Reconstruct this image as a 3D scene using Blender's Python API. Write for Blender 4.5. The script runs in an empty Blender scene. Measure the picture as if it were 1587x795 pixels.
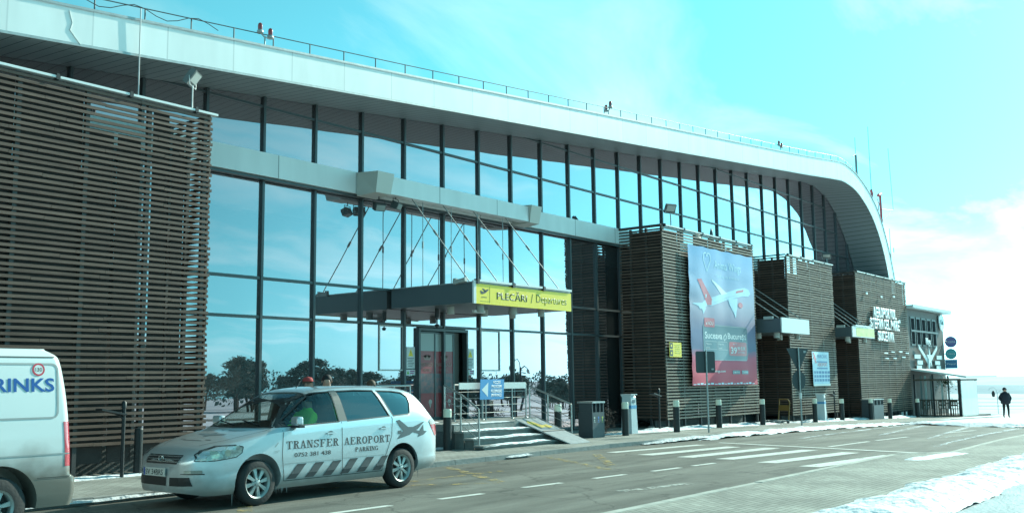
import bpy, bmesh, math, random
import numpy as np
from mathutils import Vector, Matrix, noise
random.seed(7)
R = math.radians
scene = bpy.context.scene
col = scene.collection

# ---------------------------------------------------------------- camera
EYE = 1.66
def cam_axes(yaw, pitch, roll):
    f = Vector((math.sin(yaw)*math.cos(pitch), math.cos(yaw)*math.cos(pitch), math.sin(pitch)))
    r = Vector((math.cos(yaw), -math.sin(yaw), 0)); u = r.cross(f)
    c, s = math.cos(roll), math.sin(roll)
    return c*r + s*u, c*u - s*r, f
cr, cu, cf = cam_axes(.9134, .1263, -.0127)
cam = bpy.data.objects.new('camera', bpy.data.cameras.new('camera')); col.objects.link(cam)
M = Matrix.Identity(4)
for i in range(3):
    M[i][0], M[i][1], M[i][2] = cr[i], cu[i], -cf[i]
M[2][3] = EYE
cam.matrix_world = M
cam.data.sensor_width = 36; cam.data.lens = 36*1549.2/1587
cam.data.clip_start = .1; cam.data.clip_end = 20000
scene.camera = cam

# ---------------------------------------------------------------- light
SUN_EL, SUN_AZ = R(27.5), R(99)          # azimuth from +Y towards +X
SKY_TINT = (.29, 1.20, 1.38, 1); CLOUD_TINT = (.85, 1.62, 1.70, 1)
world = bpy.data.worlds.new('World'); scene.world = world; world.use_nodes = True
nt = world.node_tree; nt.nodes.clear()
def N(t, **k):
    n = nt.nodes.new(t)
    for a, b in k.items():
        if a in n.inputs: n.inputs[a].default_value = b
        else: setattr(n, a, b)
    return n
sky = N('ShaderNodeTexSky'); sky.sky_type = 'NISHITA'; sky.sun_disc = False
sky.sun_elevation = SUN_EL; sky.sun_rotation = SUN_AZ; sky.air_density = 1.0; sky.dust_density = .8; sky.ozone_density = 1.0
tc = N('ShaderNodeTexCoord'); sep = N('ShaderNodeSeparateXYZ'); nt.links.new(tc.outputs['Generated'], sep.inputs[0])
zz = N('ShaderNodeMath', operation='MAXIMUM'); nt.links.new(sep.outputs[2], zz.inputs[0]); zz.inputs[1].default_value = .03
za = N('ShaderNodeMath', operation='ADD'); nt.links.new(zz.outputs[0], za.inputs[0]); za.inputs[1].default_value = .18
dv = N('ShaderNodeVectorMath', operation='DIVIDE'); cmb = N('ShaderNodeCombineXYZ')
for i in range(3): nt.links.new(za.outputs[0], cmb.inputs[i])
nt.links.new(tc.outputs['Generated'], dv.inputs[0]); nt.links.new(cmb.outputs[0], dv.inputs[1])
mp = N('ShaderNodeMapping'); mp.inputs['Scale'].default_value = (1.0, 2.1, 1); mp.inputs['Rotation'].default_value = (0, 0, R(25)); mp.inputs['Location'].default_value = (3.1, 1.7, 0)
nt.links.new(dv.outputs[0], mp.inputs[0])
ns = N('ShaderNodeTexNoise'); ns.inputs['Scale'].default_value = 1.1; ns.inputs['Detail'].default_value = 8; ns.inputs['Roughness'].default_value = .58; ns.inputs['Distortion'].default_value = .5
nt.links.new(mp.outputs[0], ns.inputs[0])
cl = N('ShaderNodeMapRange'); cl.inputs[1].default_value = .47; cl.inputs[2].default_value = .72; cl.inputs[3].default_value = 0; cl.inputs[4].default_value = .80
nt.links.new(ns.outputs[0], cl.inputs[0])
# cloud bank low over the horizon towards the sun
lo = N('ShaderNodeMapRange'); lo.interpolation_type = 'SMOOTHSTEP'; lo.inputs[1].default_value = .17; lo.inputs[2].default_value = .0; lo.inputs[3].default_value = 0; lo.inputs[4].default_value = 1
wz = N('ShaderNodeMath', operation='MULTIPLY_ADD'); nt.links.new(ns.outputs[0], wz.inputs[0]); wz.inputs[1].default_value = -.22; zp = N('ShaderNodeMath', operation='ADD'); nt.links.new(sep.outputs[2], zp.inputs[0]); zp.inputs[1].default_value = .11; nt.links.new(zp.outputs[0], wz.inputs[2])
nt.links.new(wz.outputs[0], lo.inputs[0])
dx_ = N('ShaderNodeMapRange'); dx_.interpolation_type = 'SMOOTHSTEP'; dx_.inputs[1].default_value = .55; dx_.inputs[2].default_value = .92; nt.links.new(sep.outputs[0], dx_.inputs[0])
bk_ = N('ShaderNodeMath', operation='MULTIPLY'); nt.links.new(lo.outputs[0], bk_.inputs[0]); nt.links.new(dx_.outputs[0], bk_.inputs[1])
cmx = N('ShaderNodeMath', operation='MAXIMUM'); nt.links.new(cl.outputs[0], cmx.inputs[0]); nt.links.new(bk_.outputs[0], cmx.inputs[1])
lum = N('ShaderNodeRGBToBW'); nt.links.new(sky.outputs[0], lum.inputs[0])
des = N('ShaderNodeMixRGB', blend_type='MIX'); des.inputs[0].default_value = .84; nt.links.new(sky.outputs[0], des.inputs[1]); nt.links.new(lum.outputs[0], des.inputs[2])
tint = N('ShaderNodeMixRGB', blend_type='MULTIPLY'); tint.inputs[0].default_value = 1; tint.inputs[2].default_value = SKY_TINT
nt.links.new(des.outputs[0], tint.inputs[1])
# thin cloud: brighter and greyer than the blue behind it
cmix = N('ShaderNodeMixRGB', blend_type='MIX'); nt.links.new(cmx.outputs[0], cmix.inputs[0]); nt.links.new(tint.outputs[0], cmix.inputs[1])
lc = N('ShaderNodeMixRGB', blend_type='MULTIPLY'); lc.inputs[0].default_value = 1; nt.links.new(lum.outputs[0], lc.inputs[1]); lc.inputs[2].default_value = CLOUD_TINT
nt.links.new(lc.outputs[0], cmix.inputs[2])
bg = N('ShaderNodeBackground'); bg.inputs[1].default_value = .13
nt.links.new(cmix.outputs[0], bg.inputs[0])
wo = N('ShaderNodeOutputWorld'); nt.links.new(bg.outputs[0], wo.inputs[0])

sl = bpy.data.lights.new('sun', 'SUN'); sl.energy = 4.6; sl.angle = R(.53); sl.color = (.92, 1, .84)
sun = bpy.data.objects.new('sun', sl); col.objects.link(sun)
sd = Vector((math.cos(SUN_EL)*math.sin(SUN_AZ), math.cos(SUN_EL)*math.cos(SUN_AZ), math.sin(SUN_EL)))
sun.rotation_euler = (-sd).to_track_quat('-Z', 'Y').to_euler()
sun.location = (30, 0, 40)

scene.view_settings.view_transform = 'Standard'; scene.view_settings.look = 'None'
scene.view_settings.gamma = 1; scene.view_settings.exposure = .6
scene.render.engine = 'CYCLES'
scene.cycles.max_bounces = 8; scene.cycles.transparent_max_bounces = 12

# ---------------------------------------------------------------- materials
MATS = {}
def mat(name, color, rough=.7, metal=0, var=0, vscale=3, bump=0, bscale=20, col2=None, spec=.5, emis=None, stretch=None, coord='Object', coat=0):
    if name in MATS: return MATS[name]
    m = bpy.data.materials.new(name); m.use_nodes = True; t = m.node_tree; b = t.nodes['Principled BSDF']
    b.inputs['Roughness'].default_value = rough; b.inputs['Metallic'].default_value = metal
    b.inputs['Specular IOR Level'].default_value = spec
    if coat: b.inputs['Coat Weight'].default_value = coat; b.inputs['Coat Roughness'].default_value = .05
    c = tuple(color)+(1,)
    b.inputs['Base Color'].default_value = c
    if emis:
        b.inputs['Emission Color'].default_value = c; b.inputs['Emission Strength'].default_value = emis
    if var or bump or col2:
        co = t.nodes.new('ShaderNodeTexCoord'); src = co.outputs[coord]
        if stretch:
            mpn = t.nodes.new('ShaderNodeMapping'); mpn.inputs['Scale'].default_value = stretch; t.links.new(src, mpn.inputs[0]); src = mpn.outputs[0]
        if var or col2:
            n = t.nodes.new('ShaderNodeTexNoise'); n.inputs['Scale'].default_value = vscale; n.inputs['Detail'].default_value = 6; n.inputs['Roughness'].default_value = .62
            t.links.new(src, n.inputs[0])
            r = t.nodes.new('ShaderNodeValToRGB'); r.color_ramp.elements[0].position = .32; r.color_ramp.elements[1].position = .68
            a = tuple(x*(1-var) for x in color) if not col2 else tuple(color)
            bb = tuple(min(1, x*(1+var)) for x in color) if not col2 else tuple(col2)
            r.color_ramp.elements[0].color = a+(1,); r.color_ramp.elements[1].color = bb+(1,)
            t.links.new(n.outputs[0], r.inputs[0]); t.links.new(r.outputs[0], b.inputs['Base Color'])
        if bump:
            n2 = t.nodes.new('ShaderNodeTexNoise'); n2.inputs['Scale'].default_value = bscale; n2.inputs['Detail'].default_value = 5
            t.links.new(src, n2.inputs[0]); bp = t.nodes.new('ShaderNodeBump'); bp.inputs['Strength'].default_value = bump; bp.inputs['Distance'].default_value = .03
            t.links.new(n2.outputs[0], bp.inputs['Height']); t.links.new(bp.outputs[0], b.inputs['Normal'])
    MATS[name] = m
    return m

def facade_glass(name='facade_glass'):
    m = bpy.data.materials.new(name); m.use_nodes = True; t = m.node_tree; t.nodes.clear()
    o = t.nodes.new('ShaderNodeOutputMaterial'); g = t.nodes.new('ShaderNodeBsdfGlossy'); g.inputs['Color'].default_value = (.69, .585, .63, 1); g.inputs['Roughness'].default_value = .004
    d = t.nodes.new('ShaderNodeBsdfTransparent'); d.inputs['Color'].default_value = (.25, .33, .33, 1)
    df = t.nodes.new('ShaderNodeBsdfDiffuse'); df.inputs['Color'].default_value = (.16, .17, .17, 1)
    mx0 = t.nodes.new('ShaderNodeMixShader'); mx0.inputs[0].default_value = .5
    t.links.new(d.outputs[0], mx0.inputs[1]); t.links.new(df.outputs[0], mx0.inputs[2])
    mx = t.nodes.new('ShaderNodeMixShader')
    lw = t.nodes.new('ShaderNodeLayerWeight'); lw.inputs[0].default_value = .5; fm = t.nodes.new('ShaderNodeMapRange'); t.links.new(lw.outputs['Facing'], fm.inputs[0])
    fm.inputs[1].default_value = .18; fm.inputs[2].default_value = .72; fm.inputs[3].default_value = .50; fm.inputs[4].default_value = .93; t.links.new(fm.outputs[0], mx.inputs[0])
    co = t.nodes.new('ShaderNodeTexCoord'); n = t.nodes.new('ShaderNodeTexNoise'); n.inputs['Scale'].default_value = .55; n.inputs['Detail'].default_value = 1
    t.links.new(co.outputs['Object'], n.inputs[0]); b = t.nodes.new('ShaderNodeBump'); b.inputs['Strength'].default_value = .22; b.inputs['Distance'].default_value = .03
    t.links.new(n.outputs[0], b.inputs['Height']); t.links.new(b.outputs[0], g.inputs['Normal'])
    t.links.new(mx0.outputs[0], mx.inputs[1]); t.links.new(g.outputs[0], mx.inputs[2]); t.links.new(mx.outputs[0], o.inputs[0])
    MATS[name] = m; return m

def soffit_mat():
    m = mat('soffit_planks', (.22, .25, .26), .55); t = m.node_tree; b = t.nodes['Principled BSDF']
    uv = t.nodes.new('ShaderNodeUVMap'); s = t.nodes.new('ShaderNodeSeparateXYZ'); t.links.new(uv.outputs[0], s.inputs[0])
    fr = t.nodes.new('ShaderNodeMath'); fr.operation = 'MULTIPLY'; t.links.new(s.outputs[0], fr.inputs[0]); fr.inputs[1].default_value = 3.4
    f2 = t.nodes.new('ShaderNodeMath'); f2.operation = 'FRACT'; t.links.new(fr.outputs[0], f2.inputs[0])
    lt = t.nodes.new('ShaderNodeMath'); lt.operation = 'LESS_THAN'; t.links.new(f2.outputs[0], lt.inputs[0]); lt.inputs[1].default_value = .10
    mx = t.nodes.new('ShaderNodeMixRGB'); mx.inputs[1].default_value = (.24, .27, .28, 1); mx.inputs[2].default_value = (.05, .06, .06, 1)
    t.links.new(lt.outputs[0], mx.inputs[0]); t.links.new(mx.outputs[0], b.inputs['Base Color'])
    return m

def panel_mat(name, c1, seam, pitch, rough=.4, var=.04, metal=0):
    m = mat(name, c1, rough, metal); t = m.node_tree; b = t.nodes['Principled BSDF']
    uv = t.nodes.new('ShaderNodeUVMap'); s = t.nodes.new('ShaderNodeSeparateXYZ'); t.links.new(uv.outputs[0], s.inputs[0])
    fr = t.nodes.new('ShaderNodeMath'); fr.operation = 'DIVIDE'; t.links.new(s.outputs[0], fr.inputs[0]); fr.inputs[1].default_value = pitch
    f2 = t.nodes.new('ShaderNodeMath'); f2.operation = 'FRACT'; t.links.new(fr.outputs[0], f2.inputs[0])
    fl = t.nodes.new('ShaderNodeMath'); fl.operation = 'FLOOR'; t.links.new(fr.outputs[0], fl.inputs[0])
    wn = t.nodes.new('ShaderNodeTexWhiteNoise'); wn.noise_dimensions = '1D'; t.links.new(fl.outputs[0], wn.inputs['W'])
    pv = t.nodes.new('ShaderNodeMapRange'); t.links.new(wn.outputs[0], pv.inputs[0]); pv.inputs[3].default_value = 1-var; pv.inputs[4].default_value = 1+var
    co = t.nodes.new('ShaderNodeTexCoord'); no = t.nodes.new('ShaderNodeTexNoise'); no.inputs['Scale'].default_value = 1.3; no.inputs['Detail'].default_value = 5
    mpn = t.nodes.new('ShaderNodeMapping'); mpn.inputs['Scale'].default_value = (1.5, 1.5, .35); t.links.new(co.outputs['Object'], mpn.inputs[0]); t.links.new(mpn.outputs[0], no.inputs[0])
    nv = t.nodes.new('ShaderNodeMapRange'); t.links.new(no.outputs[0], nv.inputs[0]); nv.inputs[1].default_value = .3; nv.inputs[2].default_value = .7; nv.inputs[3].default_value = .92; nv.inputs[4].default_value = 1.04
    mu = t.nodes.new('ShaderNodeMath'); mu.operation = 'MULTIPLY'; t.links.new(pv.outputs[0], mu.inputs[0]); t.links.new(nv.outputs[0], mu.inputs[1])
    base = t.nodes.new('ShaderNodeMixRGB'); base.blend_type = 'MULTIPLY'; base.inputs[0].default_value = 1; base.inputs[1].default_value = tuple(c1)+(1,); t.links.new(mu.outputs[0], base.inputs[2])
    lt = t.nodes.new('ShaderNodeMath'); lt.operation = 'LESS_THAN'; t.links.new(f2.outputs[0], lt.inputs[0]); lt.inputs[1].default_value = .03/pitch
    mx = t.nodes.new('ShaderNodeMixRGB'); t.links.new(base.outputs[0], mx.inputs[1]); mx.inputs[2].default_value = tuple(seam)+(1,)
    t.links.new(lt.outputs[0], mx.inputs[0]); t.links.new(mx.outputs[0], b.inputs['Base Color'])
    return m

def paver_mat(name, c1, c2, cm, scale, rot=0):
    m = mat(name, c1, .85); t = m.node_tree; b = t.nodes['Principled BSDF']
    co = t.nodes.new('ShaderNodeTexCoord'); mpn = t.nodes.new('ShaderNodeMapping'); mpn.inputs['Rotation'].default_value = (0, 0, rot); t.links.new(co.outputs['Object'], mpn.inputs[0])
    br = t.nodes.new('ShaderNodeTexBrick'); br.inputs['Scale'].default_value = scale; br.inputs['Color1'].default_value = tuple(c1)+(1,); br.inputs['Color2'].default_value = tuple(c2)+(1,); br.inputs['Mortar'].default_value = tuple(cm)+(1,)
    br.inputs['Mortar Size'].default_value = .018; br.inputs['Mortar Smooth'].default_value = .3; br.inputs['Brick Width'].default_value = .5; br.inputs['Row Height'].default_value = .25
    t.links.new(mpn.outputs[0], br.inputs[0])
    no = t.nodes.new('ShaderNodeTexNoise'); no.inputs['Scale'].default_value = .8; no.inputs['Detail'].default_value = 7; t.links.new(co.outputs['Object'], no.inputs[0])
    rg = t.nodes.new('ShaderNodeMapRange'); t.links.new(no.outputs[0], rg.inputs[0]); rg.inputs[1].default_value = .35; rg.inputs[2].default_value = .65; rg.inputs[3].default_value = .72; rg.inputs[4].default_value = 1.18
    mx = t.nodes.new('ShaderNodeMixRGB'); mx.blend_type = 'MULTIPLY'; mx.inputs[0].default_value = 1; t.links.new(br.outputs[0], mx.inputs[1]); t.links.new(rg.outputs[0], mx.inputs[2])
    t.links.new(mx.outputs[0], b.inputs['Base Color'])
    bp = t.nodes.new('ShaderNodeBump'); bp.inputs['Strength'].default_value = .5; bp.inputs['Distance'].default_value = .01; bp.invert = True
    t.links.new(br.outputs['Fac'], bp.inputs['Height']); t.links.new(bp.outputs[0], b.inputs['Normal'])
    return m

def asphalt_mat():
    m = mat('asphalt', (.1, .1, .1), .8); t = m.node_tree; b = t.nodes['Principled BSDF']
    co = t.nodes.new('ShaderNodeTexCoord')
    def no(s, d=8, r=.6, st=None):
        n = t.nodes.new('ShaderNodeTexNoise'); n.inputs['Scale'].default_value = s; n.inputs['Detail'].default_value = d; n.inputs['Roughness'].default_value = r
        src = co.outputs['Object']
        if st:
            mm = t.nodes.new('ShaderNodeMapping'); mm.inputs['Scale'].default_value = st; t.links.new(src, mm.inputs[0]); src = mm.outputs[0]
        t.links.new(src, n.inputs[0]); return n
    r = t.nodes.new('ShaderNodeValToRGB'); r.color_ramp.elements[0].position = .37; r.color_ramp.elements[1].position = .64
    r.color_ramp.elements[0].color = (.078, .076, .064, 1); r.color_ramp.elements[1].color = (.185, .178, .152, 1)
    t.links.new(no(.9, 8, .6, (.25, 1.3, 1)).outputs[0], r.inputs[0])
    g = t.nodes.new('ShaderNodeMapRange'); t.links.new(no(55, 3, .8).outputs[0], g.inputs[0]); g.inputs[1].default_value = .3; g.inputs[2].default_value = .7; g.inputs[3].default_value = .5; g.inputs[4].default_value = 1.5
    mx = t.nodes.new('ShaderNodeMixRGB'); mx.blend_type = 'MULTIPLY'; mx.inputs[0].default_value = 1; t.links.new(r.outputs[0], mx.inputs[1]); t.links.new(g.outputs[0], mx.inputs[2])
    # thin cracks
    v = t.nodes.new('ShaderNodeTexVoronoi'); v.feature = 'DISTANCE_TO_EDGE'; v.inputs['Scale'].default_value = .42
    nn = no(1.2, 4); ad = t.nodes.new('ShaderNodeMixRGB'); ad.blend_type = 'ADD'; ad.inputs[0].default_value = .9; t.links.new(co.outputs['Object'], ad.inputs[1]); t.links.new(nn.outputs['Color'], ad.inputs[2])
    t.links.new(ad.outputs[0], v.inputs[0])
    lt = t.nodes.new('ShaderNodeMapRange'); t.links.new(v.outputs[0], lt.inputs[0]); lt.inputs[1].default_value = .0; lt.inputs[2].default_value = .014; lt.inputs[3].default_value = .5; lt.inputs[4].default_value = 1
    m2 = t.nodes.new('ShaderNodeMixRGB'); m2.blend_type = 'MULTIPLY'; m2.inputs[0].default_value = 1; t.links.new(mx.outputs[0], m2.inputs[1]); t.links.new(lt.outputs[0], m2.inputs[2])
    t.links.new(m2.outputs[0], b.inputs['Base Color'])
    bp = t.nodes.new('ShaderNodeBump'); bp.inputs['Strength'].default_value = .5; bp.inputs['Distance'].default_value = .01; t.links.new(no(70, 3, .7).outputs[0], bp.inputs['Height']); t.links.new(bp.outputs[0], b.inputs['Normal'])
    return m

def worn(name, color, thr, scale=5):
    m = mat(name, color, .75, var=.12, vscale=9); t = m.node_tree; b = t.nodes['Principled BSDF']; o = t.nodes['Material Output']
    tr = t.nodes.new('ShaderNodeBsdfTransparent'); mx = t.nodes.new('ShaderNodeMixShader')
    co = t.nodes.new('ShaderNodeTexCoord'); n = t.nodes.new('ShaderNodeTexNoise'); n.inputs['Scale'].default_value = scale; n.inputs['Detail'].default_value = 9; n.inputs['Roughness'].default_value = .75
    t.links.new(co.outputs['Object'], n.inputs[0]); g = t.nodes.new('ShaderNodeMapRange'); t.links.new(n.outputs[0], g.inputs[0]); g.inputs[1].default_value = thr-.06; g.inputs[2].default_value = thr+.08
    t.links.new(g.outputs[0], mx.inputs[0]); t.links.new(tr.outputs[0], mx.inputs[1]); t.links.new(b.outputs[0], mx.inputs[2]); t.links.new(mx.outputs[0], o.inputs[0])
    return m

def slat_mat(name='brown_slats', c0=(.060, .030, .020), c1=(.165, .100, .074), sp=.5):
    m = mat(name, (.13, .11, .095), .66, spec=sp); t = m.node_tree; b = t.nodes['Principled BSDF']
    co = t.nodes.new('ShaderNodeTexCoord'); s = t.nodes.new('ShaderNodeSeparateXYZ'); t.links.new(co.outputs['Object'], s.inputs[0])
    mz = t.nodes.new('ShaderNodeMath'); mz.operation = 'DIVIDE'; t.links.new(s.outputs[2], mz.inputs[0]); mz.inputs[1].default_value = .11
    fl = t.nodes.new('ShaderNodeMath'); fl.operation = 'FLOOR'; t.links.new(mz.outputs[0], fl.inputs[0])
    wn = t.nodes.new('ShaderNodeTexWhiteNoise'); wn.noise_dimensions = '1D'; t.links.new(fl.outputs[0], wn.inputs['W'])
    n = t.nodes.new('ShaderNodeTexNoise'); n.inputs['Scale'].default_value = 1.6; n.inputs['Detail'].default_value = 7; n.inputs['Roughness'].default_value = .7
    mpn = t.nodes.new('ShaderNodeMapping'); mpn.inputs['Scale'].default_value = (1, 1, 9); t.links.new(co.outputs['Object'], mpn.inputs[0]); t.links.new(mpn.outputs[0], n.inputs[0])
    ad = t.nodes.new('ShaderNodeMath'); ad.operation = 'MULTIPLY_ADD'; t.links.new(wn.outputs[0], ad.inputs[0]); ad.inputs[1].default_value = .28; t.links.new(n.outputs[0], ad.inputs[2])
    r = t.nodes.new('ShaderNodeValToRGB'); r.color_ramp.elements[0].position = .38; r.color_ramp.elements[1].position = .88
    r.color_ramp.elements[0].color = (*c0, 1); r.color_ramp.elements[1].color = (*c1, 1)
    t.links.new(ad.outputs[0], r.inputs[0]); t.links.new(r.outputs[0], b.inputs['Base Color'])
    return m

def snow_mat(name, c=(.80, .83, .86), b=.6, s=6):
    m = mat(name, c, .65, var=.05, vscale=2, bump=b, bscale=s, spec=.3); m.node_tree.nodes['Bump'].inputs['Distance'].default_value = .12
    return m

GLASS = facade_glass(); SOFFIT = soffit_mat()
WHITEP = panel_mat('white_cladding', (.80, .81, .79), (.62, .63, .62), 1.62, .38)
BEAMP = panel_mat('beam_cladding', (.66, .68, .67), (.25, .27, .27), 2.6, .45)
SLAT = slat_mat(); PALESLAT = slat_mat('sunlit_grey_slats', (.10, .066, .046), (.29, .225, .165), 1); ASPH = asphalt_mat()  # pale slats: greyer wood, with sunlight on the tower fronts painted into the colour
PAVE = paver_mat('grey_pavers', (.33, .33, .30), (.26, .26, .235), (.12, .12, .11), 2.2)
PAVN = paver_mat('pale_pavers', (.33, .33, .29), (.25, .25, .22), (.08, .08, .07), 2.6)
SNOW = snow_mat('snow'); DSNOW = snow_mat('dirty_snow', (.58, .60, .62), .8, 9)
WPAINT = worn('worn_white_paint', (.62, .62, .58), .36); WPAINT2 = worn('faded_white_paint', (.5, .5, .46), .50, 7); YPAINT = worn('worn_yellow_paint', (.50, .36, .14), .54, 4)
DARKM = mat('dark_mullion', (.065, .08, .085), .4, .3); BLACK = mat('black_paint', (.02, .022, .025), .5); STEEL = mat('brushed_steel', (.48, .48, .47), .35, .8)
GALV = mat('galvanised_steel', (.35, .37, .37), .45, .6, var=.15, vscale=8); WHITE = mat('white_paint', (.72, .74, .73), .45)
CONC = mat('concrete', (.26, .27, .26), .85, var=.2, vscale=4, bump=.3); DCONC = mat('dark_concrete', (.10, .11, .11), .85, var=.25, vscale=3, bump=.3)
CANOPY = panel_mat('grey_composite_panel', (.085, .105, .115), (.02, .025, .03), 2.1, .35, .08)
YELLOW = mat('sign_yellow', (.92, .68, .04), .45); DTEXT = mat('sign_dark_lettering', (.035, .045, .05), .5)
DARKIN = mat('dark_interior', (.03, .035, .04), .8); REDP = mat('poster_maroon', (.30, .045, .055), .35, var=.12, vscale=2)
WOODB = mat('dark_stained_wood', (.10, .07, .05), .6, var=.3, vscale=5, stretch=(1, 1, 8))

# ---------------------------------------------------------------- mesh helpers
class MB:
    def __init__(s): s.v = []; s.f = []; s.m = []; s.s = []; s.uv = {}
    def add(s, vs, fs, m=0, smooth=False):
        k = len(s.v); s.v += [tuple(p) for p in vs]
        for f in fs: s.f.append([k+i for i in f]); s.m.append(m); s.s.append(smooth)
        return s
    def box(s, x0, x1, y0, y1, z0, z1, m=0):
        return s.add([(x0,y0,z0),(x1,y0,z0),(x1,y1,z0),(x0,y1,z0),(x0,y0,z1),(x1,y0,z1),(x1,y1,z1),(x0,y1,z1)],
                     [(0,3,2,1),(4,5,6,7),(0,1,5,4),(1,2,6,5),(2,3,7,6),(3,0,4,7)], m)
    def cbox(s, c, d, m=0, rot=None):
        vs = []
        for z in (-1, 1):
            for x, y in ((-1,-1),(1,-1),(1,1),(-1,1)):
                p = Vector((x*d[0]/2, y*d[1]/2, z*d[2]/2))
                if rot: p = rot @ p
                vs.append(tuple(Vector(c)+p))
        return s.add(vs, [(0,3,2,1),(4,5,6,7),(0,1,5,4),(1,2,6,5),(2,3,7,6),(3,0,4,7)], m)
    def cyl(s, a, b, r0, r1=None, n=12, m=0, caps=True, smooth=True):
        r1 = r0 if r1 is None else r1; a = Vector(a); b = Vector(b); d = (b-a).normalized()
        u = d.orthogonal().normalized(); w = d.cross(u); vs = []
        for p, r in ((a, r0), (b, r1)):
            for i in range(n):
                t = 2*math.pi*i/n; vs.append(tuple(p+u*(r*math.cos(t))+w*(r*math.sin(t))))
        s.add(vs, [(i, (i+1) % n, n+(i+1) % n, n+i) for i in range(n)], m, smooth)
        if caps: s.add(vs, [tuple(reversed(range(n))), tuple(range(n, 2*n))], m)
        return s
    def tube(s, pts, r, n=6, m=0):
        for a, b in zip(pts[:-1], pts[1:]): s.cyl(a, b, r, n=n, m=m)
        return s
    def lathe(s, prof, c=(0,0,0), n=20, m=0, axis='z', smooth=True):
        vs = []; c = Vector(c)
        for r, h in prof:
            for i in range(n):
                t = 2*math.pi*i/n; q = (r*math.cos(t), r*math.sin(t), h)
                if axis == 'y': q = (q[0], q[2], q[1])
                if axis == 'x': q = (q[2], q[0], q[1])
                vs.append(tuple(c+Vector(q)))
        fs = [(j*n+i, j*n+(i+1) % n, (j+1)*n+(i+1) % n, (j+1)*n+i) for j in range(len(prof)-1) for i in range(n)]
        s.add(vs, fs, m, smooth); return s
    def prism(s, poly, fmap, d0, d1, m=0):       # poly in 2D, fmap(u, v, d) -> point
        n = len(poly); vs = [fmap(u, v, d0) for u, v in poly]+[fmap(u, v, d1) for u, v in poly]
        return s.add(vs, [tuple(reversed(range(n))), tuple(range(n, 2*n))]+[(i, (i+1) % n, n+(i+1) % n, n+i) for i in range(n)], m)
    def build(s, name, mats, parent=None, fix=False):
        me = bpy.data.meshes.new(name); me.from_pydata(s.v, [], s.f); me.update()
        if not isinstance(mats, (list, tuple)): mats = [mats]
        for q in mats: me.materials.append(q)
        for p, mi, sm in zip(me.polygons, s.m, s.s): p.material_index = mi; p.use_smooth = sm
        if fix:
            bm = bmesh.new(); bm.from_mesh(me); bmesh.ops.recalc_face_normals(bm, faces=bm.faces); bm.to_mesh(me); bm.free()
        return link(me, name, parent)
def link(me, name, parent=None):
    o = bpy.data.objects.new(name, me); col.objects.link(o)
    if parent:
        o.parent = parent
        if parent.get('_w'): o.location = -parent.location      # part modelled in world coordinates
    return o
def tag(o, label, cat, group=None, kind=None):
    if label: o['label'] = label
    if cat: o['category'] = cat
    if group: o['group'] = group
    if kind: o['kind'] = kind
    return o
def thing(name, loc, label, cat, group=None, rz=0, w=False):
    o = bpy.data.objects.new(name, None); col.objects.link(o); o.location = loc; o.rotation_euler.z = rz; o.empty_display_size = .3
    if w: o['_w'] = 1
    return tag(o, label, cat, group)
def structure(o): o['kind'] = 'structure'; return o
def copy_thing(r, loc, label, rz=None, group=None):
    c = r.copy(); col.objects.link(c); c.location = loc; c['label'] = label
    if rz is not None: c.rotation_euler.z = rz
    if group: c['group'] = group
    def rec(a, b):
        for ch in a.children:
            d = ch.copy(); col.objects.link(d); d.parent = b; rec(ch, d)
    rec(r, c); return c
def box_part(name, m, parent, *a):
    b = MB(); b.box(*a); return b.build(name, m, parent)

# 2D outlines / text -> bmesh in the (u, v) plane
def text_bm(txt, w=None, h=None, bold=0, size=1, align='LEFT'):
    cu_ = bpy.data.curves.new('t', 'FONT'); cu_.body = txt; cu_.size = size; cu_.offset = bold; cu_.resolution_u = 3; cu_.align_x = align
    o = bpy.data.objects.new('t', cu_); me = bpy.data.meshes.new_from_object(o); bm = bmesh.new(); bm.from_mesh(me)
    bpy.data.objects.remove(o); bpy.data.curves.remove(cu_); bpy.data.meshes.remove(me)
    xs = [v.co.x for v in bm.verts]; ys = [v.co.y for v in bm.verts]
    x0, x1, y0, y1 = min(xs), max(xs), min(ys), max(ys)
    sx = w/(x1-x0) if w else 1; sy = h/(y1-y0) if h else sx
    if not w: sx = sy
    for v in bm.verts: v.co = Vector(((v.co.x-x0)*sx, (v.co.y-y0)*sy, 0))
    return bm
def polys_bm(polys):
    bm = bmesh.new()
    for p in polys: bm.faces.new([bm.verts.new((u, v, 0)) for u, v in p])
    bmesh.ops.triangulate(bm, faces=bm.faces)
    return bm
def cut_bm(bm, step):
    for ax in (0, 1):
        c = [v.co[ax] for v in bm.verts]; a, b = min(c), max(c); k = math.ceil(a/step)*step
        while k < b:
            no = Vector((1, 0, 0)) if ax == 0 else Vector((0, 1, 0))
            bmesh.ops.bisect_plane(bm, geom=bm.verts[:]+bm.edges[:]+bm.faces[:], plane_co=no*k, plane_no=no, dist=1e-5); k += step
    return bm
def bm_build(bm, fmap, name, m, parent=None, thick=0, smooth=False, off=(0, 0)):
    if thick:
        r = bmesh.ops.extrude_face_region(bm, geom=bm.faces[:]+bm.edges[:]+bm.verts[:])
        for v in r['geom']:
            if isinstance(v, bmesh.types.BMVert): v.co.z += thick
    for v in bm.verts: v.co = Vector(fmap(v.co.x+off[0], v.co.y+off[1], v.co.z))
    bmesh.ops.recalc_face_normals(bm, faces=bm.faces)
    me = bpy.data.meshes.new(name); bm.to_mesh(me); bm.free(); me.materials.append(m)
    if smooth:
        for p in me.polygons: p.use_smooth = True
    return link(me, name, parent)
def front(y):           # maps (u, v, d) onto a plane facing the street
    return lambda u, v, d: (u, y-d, v)
def ftext(txt, x, z, w, h, y, name, m, parent, bold=0, thick=.004):
    return bm_build(text_bm(txt, w, h, bold), front(y), name, m, parent, thick=thick, off=(x, z))
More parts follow.
